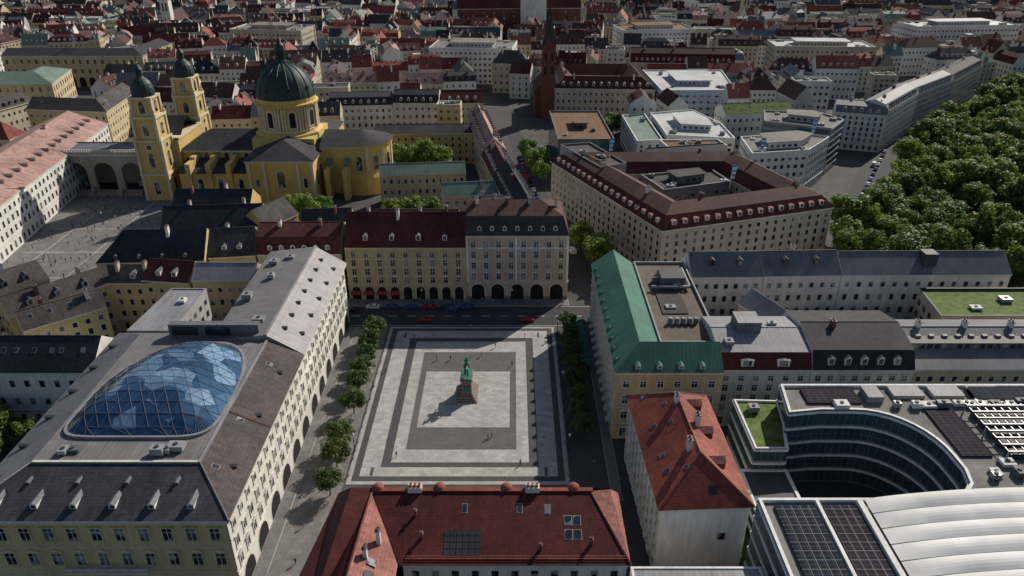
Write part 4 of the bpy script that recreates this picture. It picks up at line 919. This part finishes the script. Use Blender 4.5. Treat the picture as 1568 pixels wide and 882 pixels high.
# ------------------------------------------------------------------ skinned figures
def skin_mesh(name,joints,edges,levels=1):
    me=bpy.data.meshes.new(name+'_cage'); me.from_pydata([j[:3] for j in joints],edges,[])
    o=bpy.data.objects.new(name+'_cage',me); COL.objects.link(o)
    o.modifiers.new('s','SKIN')
    if not me.skin_vertices:
        bpy.context.view_layer.objects.active=o
        bpy.ops.mesh.customdata_skin_add()
    for i,j in enumerate(joints):
        r=j[3]; me.skin_vertices[0].data[i].radius=(r,r)
    me.skin_vertices[0].data[0].use_root=True
    su=o.modifiers.new('u','SUBSURF'); su.levels=levels; su.render_levels=levels
    dg=bpy.context.evaluated_depsgraph_get(); dg.update()
    out=bpy.data.meshes.new_from_object(o.evaluated_get(dg)); out.name=name
    bpy.data.objects.remove(o)
    for p in out.polygons: p.use_smooth=True
    return out
def person(name,stride,top,bot):
    s=stride
    J=[(0,0,.95,.13),(0,0,1.15,.13),(0,0,1.38,.15),(0,0,1.5,.06),(0,.01,1.6,.085),(0,.01,1.70,.08),
       (.1,0,.9,.09),(.11,s*.5,.5,.065),(.11,s*.55-.03,.08,.045),(.11,s*.55+.12,.04,.04),
       (-.1,0,.9,.09),(-.11,-s*.35,.5,.065),(-.11,-s*.8,.1,.045),(-.11,-s*.8+.14,.04,.04),
       (.19,0,1.4,.06),(.24,-s*.3,1.12,.045),(.24,-s*.15,.88,.035),(.24,-.02,.78,.03),(-.19,0,1.4,.06),(-.24,s*.3,1.12,.045),(-.24,s*.5,.9,.035),(-.24,s*.5+.02,.8,.03)]
    E=[(0,1),(1,2),(2,3),(3,4),(4,5),(0,6),(6,7),(7,8),(8,9),(0,10),(10,11),(11,12),(12,13),(2,14),(14,15),(15,16),(16,17),(2,18),(18,19),(19,20),(20,21)]
    me=skin_mesh(name,J,E); me.materials.clear()
    for n in('skin',top,bot,'hair'): me.materials.append(MATS[n])
    for p in me.polygons:
        z_=p.center.z; p.material_index=2 if z_<.95 and abs(p.center.x)<.2 else (3 if z_>1.66 else (0 if z_>1.47 or (abs(p.center.x)>.2 and z_<.9) else 1))
    return me
pm=[person('pedestrian',s,t_,b_) for s,t_,b_ in((.3,'cloth_light','cloth_dark'),(.0,'cloth_dark','cloth_blue'),(.22,'cloth_blue','cloth_dark'))]
spots=[(-13,204),(-9,188),(0,183),(-27,210),(-30,198),(4,199),(-45,120),(-46,135),(-44,110),(8,150),(-33,222),(-31,222),(-10,222),(6,221),(30,221),(-18,186),(-36,180),(2,140),(-5,193),(-22,186),(19,170),(19.5,140),(-47,150),(-46,151),(-28,143),(-6,150),(-5,150.6)]
for _ in range(150): spots.append((R.uniform(-188,-140),R.uniform(228,325)))
for _ in range(30): spots.append((R.uniform(-54,18),R.uniform(220,223.2)))
for x,y in spots: inst('pedestrian',R.choice(pm),(x,y,.13 if y<224 and x>-38 else .01),R.uniform(0,6.28))
# ------------------------------------------------------------------ equestrian statue
root=bpy.data.objects.new('equestrian_statue',None); COL.objects.link(root)
sx_,sy_=-12.2,169.0
m=MB()
for a,b_,z0_,z1_ in((2.9,4.2,.12,.5),(2.5,3.8,.5,.9),(2.1,3.4,.9,1.5)): m.box(sx_-a,sx_+a,sy_-b_,sy_+b_,z0_,z1_,'granite')
m.hexa([(sx_+a*1.45,sy_+b_*2.7,1.5) for a,b_ in((-1,-1),(1,-1),(1,1),(-1,1))],[(sx_+a*1.3,sy_+b_*2.5,5.9) for a,b_ in((-1,-1),(1,-1),(1,1),(-1,1))],'granite')
m.box(sx_-1.75,sx_+1.75,sy_-3.0,sy_+3.0,1.5,2.1,'granite'); m.box(sx_-1.65,sx_+1.65,sy_-2.85,sy_+2.85,5.9,6.35,'granite')
m.box(sx_-.8,sx_+.8,sy_-2.75,sy_-2.55,2.8,4.6,'bronze'); m.box(sx_-1.4,sx_+1.4,sy_-2.6,sy_+2.6,6.35,6.6,'bronze')
m.obj('pedestal',root)
k=1.42
def V(x,y,z_,r): return (x*k,y*k,z_*k,r*k)
J=[V(0,0,1.75,.5),V(0,.75,1.8,.48),V(0,-.85,1.85,.5),V(0,1.25,2.3,.3),V(0,1.5,2.8,.22),V(0,1.85,2.85,.17),V(0,2.15,2.55,.12),
   V(.28,.95,1.35,.18),V(.28,1.05,.75,.11),V(.28,1.0,.1,.09),V(-.28,.95,1.35,.18),V(-.28,1.5,1.1,.11),V(-.28,1.35,.6,.08),
   V(.28,-1.1,1.3,.22),V(.28,-1.35,.75,.12),V(.28,-1.2,.1,.09),V(-.28,-1.0,1.3,.22),V(-.28,-1.2,.75,.12),V(-.28,-.95,.1,.09),
   V(0,-1.35,2.0,.13),V(0,-1.65,1.5,.14),V(0,-1.6,.8,.06)]
E=[(0,1),(0,2),(1,3),(3,4),(4,5),(5,6),(1,7),(7,8),(8,9),(1,10),(10,11),(11,12),(2,13),(13,14),(14,15),(2,16),(16,17),(17,18),(2,19),(19,20),(20,21)]
me=skin_mesh('horse',J,E,1); me.materials.append(MATS['bronze']); o=inst('horse',me,(sx_,sy_,6.6)); o.parent=root
J=[V(0,-.1,2.35,.28),V(0,-.1,2.8,.26),V(0,-.08,3.15,.28),V(0,-.05,3.4,.11),V(0,0,3.6,.16),V(0,0,3.78,.13),V(.42,.15,2.1,.18),V(.5,.2,1.55,.12),V(.5,.35,1.2,.08),V(-.42,.15,2.1,.18),V(-.5,.2,1.55,.12),V(-.5,.35,1.2,.08),
   V(.35,0,3.2,.12),V(.75,.45,3.45,.09),V(1.0,1.0,3.75,.07),V(-.35,0,3.15,.12),V(-.4,.3,2.8,.09),V(-.15,.6,2.7,.07)]
E=[(0,1),(1,2),(2,3),(3,4),(4,5),(0,6),(6,7),(7,8),(0,9),(9,10),(10,11),(2,12),(12,13),(13,14),(2,15),(15,16),(16,17)]
me=skin_mesh('rider',J,E,1); me.materials.append(MATS['bronze']); o=inst('rider',me,(sx_,sy_,6.6)); o.parent=root
# ------------------------------------------------------------------ cars
def car_mesh(col,van=False):
    m=MB(); Wd=.9
    prof=[(-2.2,.35),(-2.2,.8),(-2.0,.95),(-1.5,1.0),(-1.1,1.42),(.3,1.46),(1.0,1.0),(2.0,.85),(2.2,.6),(2.2,.35)]
    if van: prof=[(-2.5,.35),(-2.5,1.9),(-2.3,2.1),(1.0,2.1),(1.7,1.2),(2.4,1.0),(2.5,.6),(2.5,.35)]
    n=len(prof); f=lambda z_: Wd if z_<1.0 else (Wd-.2*(z_-1.0)/.46 if not van else Wd-.05)
    Lf=[(-f(z_),y,z_) for y,z_ in prof]; Rt=[(f(z_),y,z_) for y,z_ in prof]
    for i in range(n-1):
        gl=(not van and i in(3,5)) or (van and i==3)
        m.face([Lf[i],Rt[i],Rt[i+1],Lf[i+1]],'glass_dark' if gl else col)
    m.face(Rt[::-1],col); m.face(Lf,col)
    for s in(-1,1):
        if not van: m.face([(s*.915,-1.35,1.02),(s*.915,.85,1.02),(s*.74,.25,1.40),(s*.74,-1.05,1.38)],'glass_dark')
        else: m.face([(s*.91,.3,1.25),(s*.91,1.45,1.25),(s*.87,1.0,1.9),(s*.87,.3,1.9)],'glass_dark')
    for y in(-1.4,1.35):
        for s in(-1,1): m.tube((s*.72,y,.33),(s*.93,y,.33),.33,.33,'car_black',12); m.tube((s*.931,y,.33),(s*.94,y,.33),.18,.18,'steel',8)
    return m.build('car')
cars=[car_mesh(c) for c in('car_black','car_white','car_silver','car_red','car_blue','car_black','car_black')]; van=car_mesh('car_white',True)
for x,y,rz_ in((-28,209,-1.57),(-20,216,1.57),(5,209.3,-1.57),(34,209,-1.57),(40,216,1.57),(-70,210,-1.57),(-110,210,-1.57),(62,209,-1.57),(75,215.7,1.57),(-52,215.5,1.57)): inst('car',R.choice(cars),(x,y,.01),rz_)
for k in range(9): inst('parked_car',R.choice(cars),(-8+k*2.7+(3 if k>4 else 0),217.2-(0),.01),R.choice((.0,.0,3.14))) if False else None
for k in range(6): inst('parked_car',R.choice(cars),(-46+k*6.2,217.8,.01),1.57)
for k in range(14): inst('parked_car',R.choice(cars),(13-.1*k*6-(.8 if k>5 else 0),300+k*6.2,.01),.14)
for k in range(12): inst('parked_car',R.choice(cars),(151+k*4.4,309+k*7.4,.01),-.53)
inst('delivery_van',van,(184,368,.01),-.5); inst('delivery_van',van,(23,262,.01),.3)
for k in range(4): inst('parked_car',R.choice(cars),(23.2,104+k*6.6,.01),0)
u=MB(); u.tube((0,0,0),(0,0,2.9),.05,.05,'steel',6); u.lathe(0,0,[(2.1,2.35),(2.1,2.45),(1.0,2.8),(0,3.05)],8,'canvas_green'); um=u.build('umbrella')
for k in range(7): inst('cafe_umbrella',um,(21.2,181+k*3.9,.12),.3*k)
for k in range(13): awning('window_awning',(24.9,205-k*4.2),(24.9,203-k*4.2),4.2,1.3,'canvas_cream')
for k in range(9): awning('window_awning',(28.2-k*.03,110.5+k*3.6+1.6),(28.2-k*.03,110.5+k*3.6),3.8,1.0,'canvas_cream')
k_=MB(); k_.box(-2.2,2.2,-1.6,1.6,0,2.5,'copper'); k_.lathe(0,0,[(3.3,2.5),(3.3,2.7),(.5,3.7),(0,3.9)],8,'copper',math.pi/8); k_.box(-1.6,1.6,-1.65,-1.6,1.0,2.1,'glass_dark'); k_.obj('market_kiosk').location=(19.5,201,0)
for x,y,z_ in((40,300,25),(101,297,26),(136,335,23),(80,262,26),(-315,560,26)):
    f=MB(); f.tube((0,0,0),(0,0,9),.12,.07,'trim_white',6)
    for i in range(6):
        f.face([(.1+.25*math.sin(i),0+.1*i,8.8-i*.9),(1.6+.25*math.sin(i),.1*i,8.8-i*.9),(1.6+.25*math.sin(i+1),.1*(i+1),7.9-i*.9),(.1+.25*math.sin(i+1),.1*(i+1),7.9-i*.9)],'flag_blue' if i%2==0 else 'trim_white')
    f.obj('flagpole').location=(x,y,z_)
c=MB()
for s in(-1,1):
    for t_ in(-1,1): c.tube((s*.9,t_*.9,0),(s*.9,t_*.9,62),.14,.14,'t_orange',4)
for i in range(30): c.tube((-.9,-.9,i*2),(.9,-.9,i*2+2),.08,.08,'t_orange',4); c.tube((.9,.9,i*2),(.9,-.9,i*2+2),.08,.08,'t_orange',4)
c.tube((-14,0,60),(45,0,60),.3,.2,'t_orange',4); c.tube((0,0,67),(40,0,60.3),.08,.08,'t_orange',4); c.tube((0,0,60),(0,0,67),.3,.2,'t_orange',4); c.box(-14,-10,-1,1,56,60,'granite')
cm=c.build('tower_crane')
inst('tower_crane',cm,(-190,620,0),2.2); inst('tower_crane',cm,(-150,600,0),.4)
# ------------------------------------------------------------------ light, world, camera
az=math.atan2(.627,.78); el=math.radians(34)
d=Vector((-math.sin(az)*math.cos(el),-math.cos(az)*math.cos(el),-math.sin(el)))
sd=bpy.data.lights.new('sun','SUN'); sd.energy=4.9; sd.angle=math.radians(.5); sd.color=(1,.93,.83)
so=bpy.data.objects.new('sun',sd); COL.objects.link(so); so.rotation_euler=d.to_track_quat('-Z','Y').to_euler()
w=bpy.data.worlds.new('World'); scene.world=w; w.use_nodes=True
sk=w.node_tree.nodes.new('ShaderNodeTexSky'); sk.sky_type='NISHITA'; sk.sun_disc=False; sk.sun_elevation=el; sk.sun_rotation=az
bg=w.node_tree.nodes['Background']; bg.inputs[1].default_value=.078; w.node_tree.links.new(sk.outputs[0],bg.inputs[0])
cd=bpy.data.cameras.new('camera'); cam=bpy.data.objects.new('camera',cd); COL.objects.link(cam); scene.camera=cam
cam.location=(0,0,120); cam.rotation_euler=(math.pi/2-math.atan(594/1150),0,0); cd.sensor_width=36; cd.lens=36*1150/1568; cd.clip_end=8000; cd.clip_start=1
scene.view_settings.view_transform='Standard'; scene.view_settings.look='None'; scene.view_settings.exposure=0
print('objects',len(bpy.data.objects))
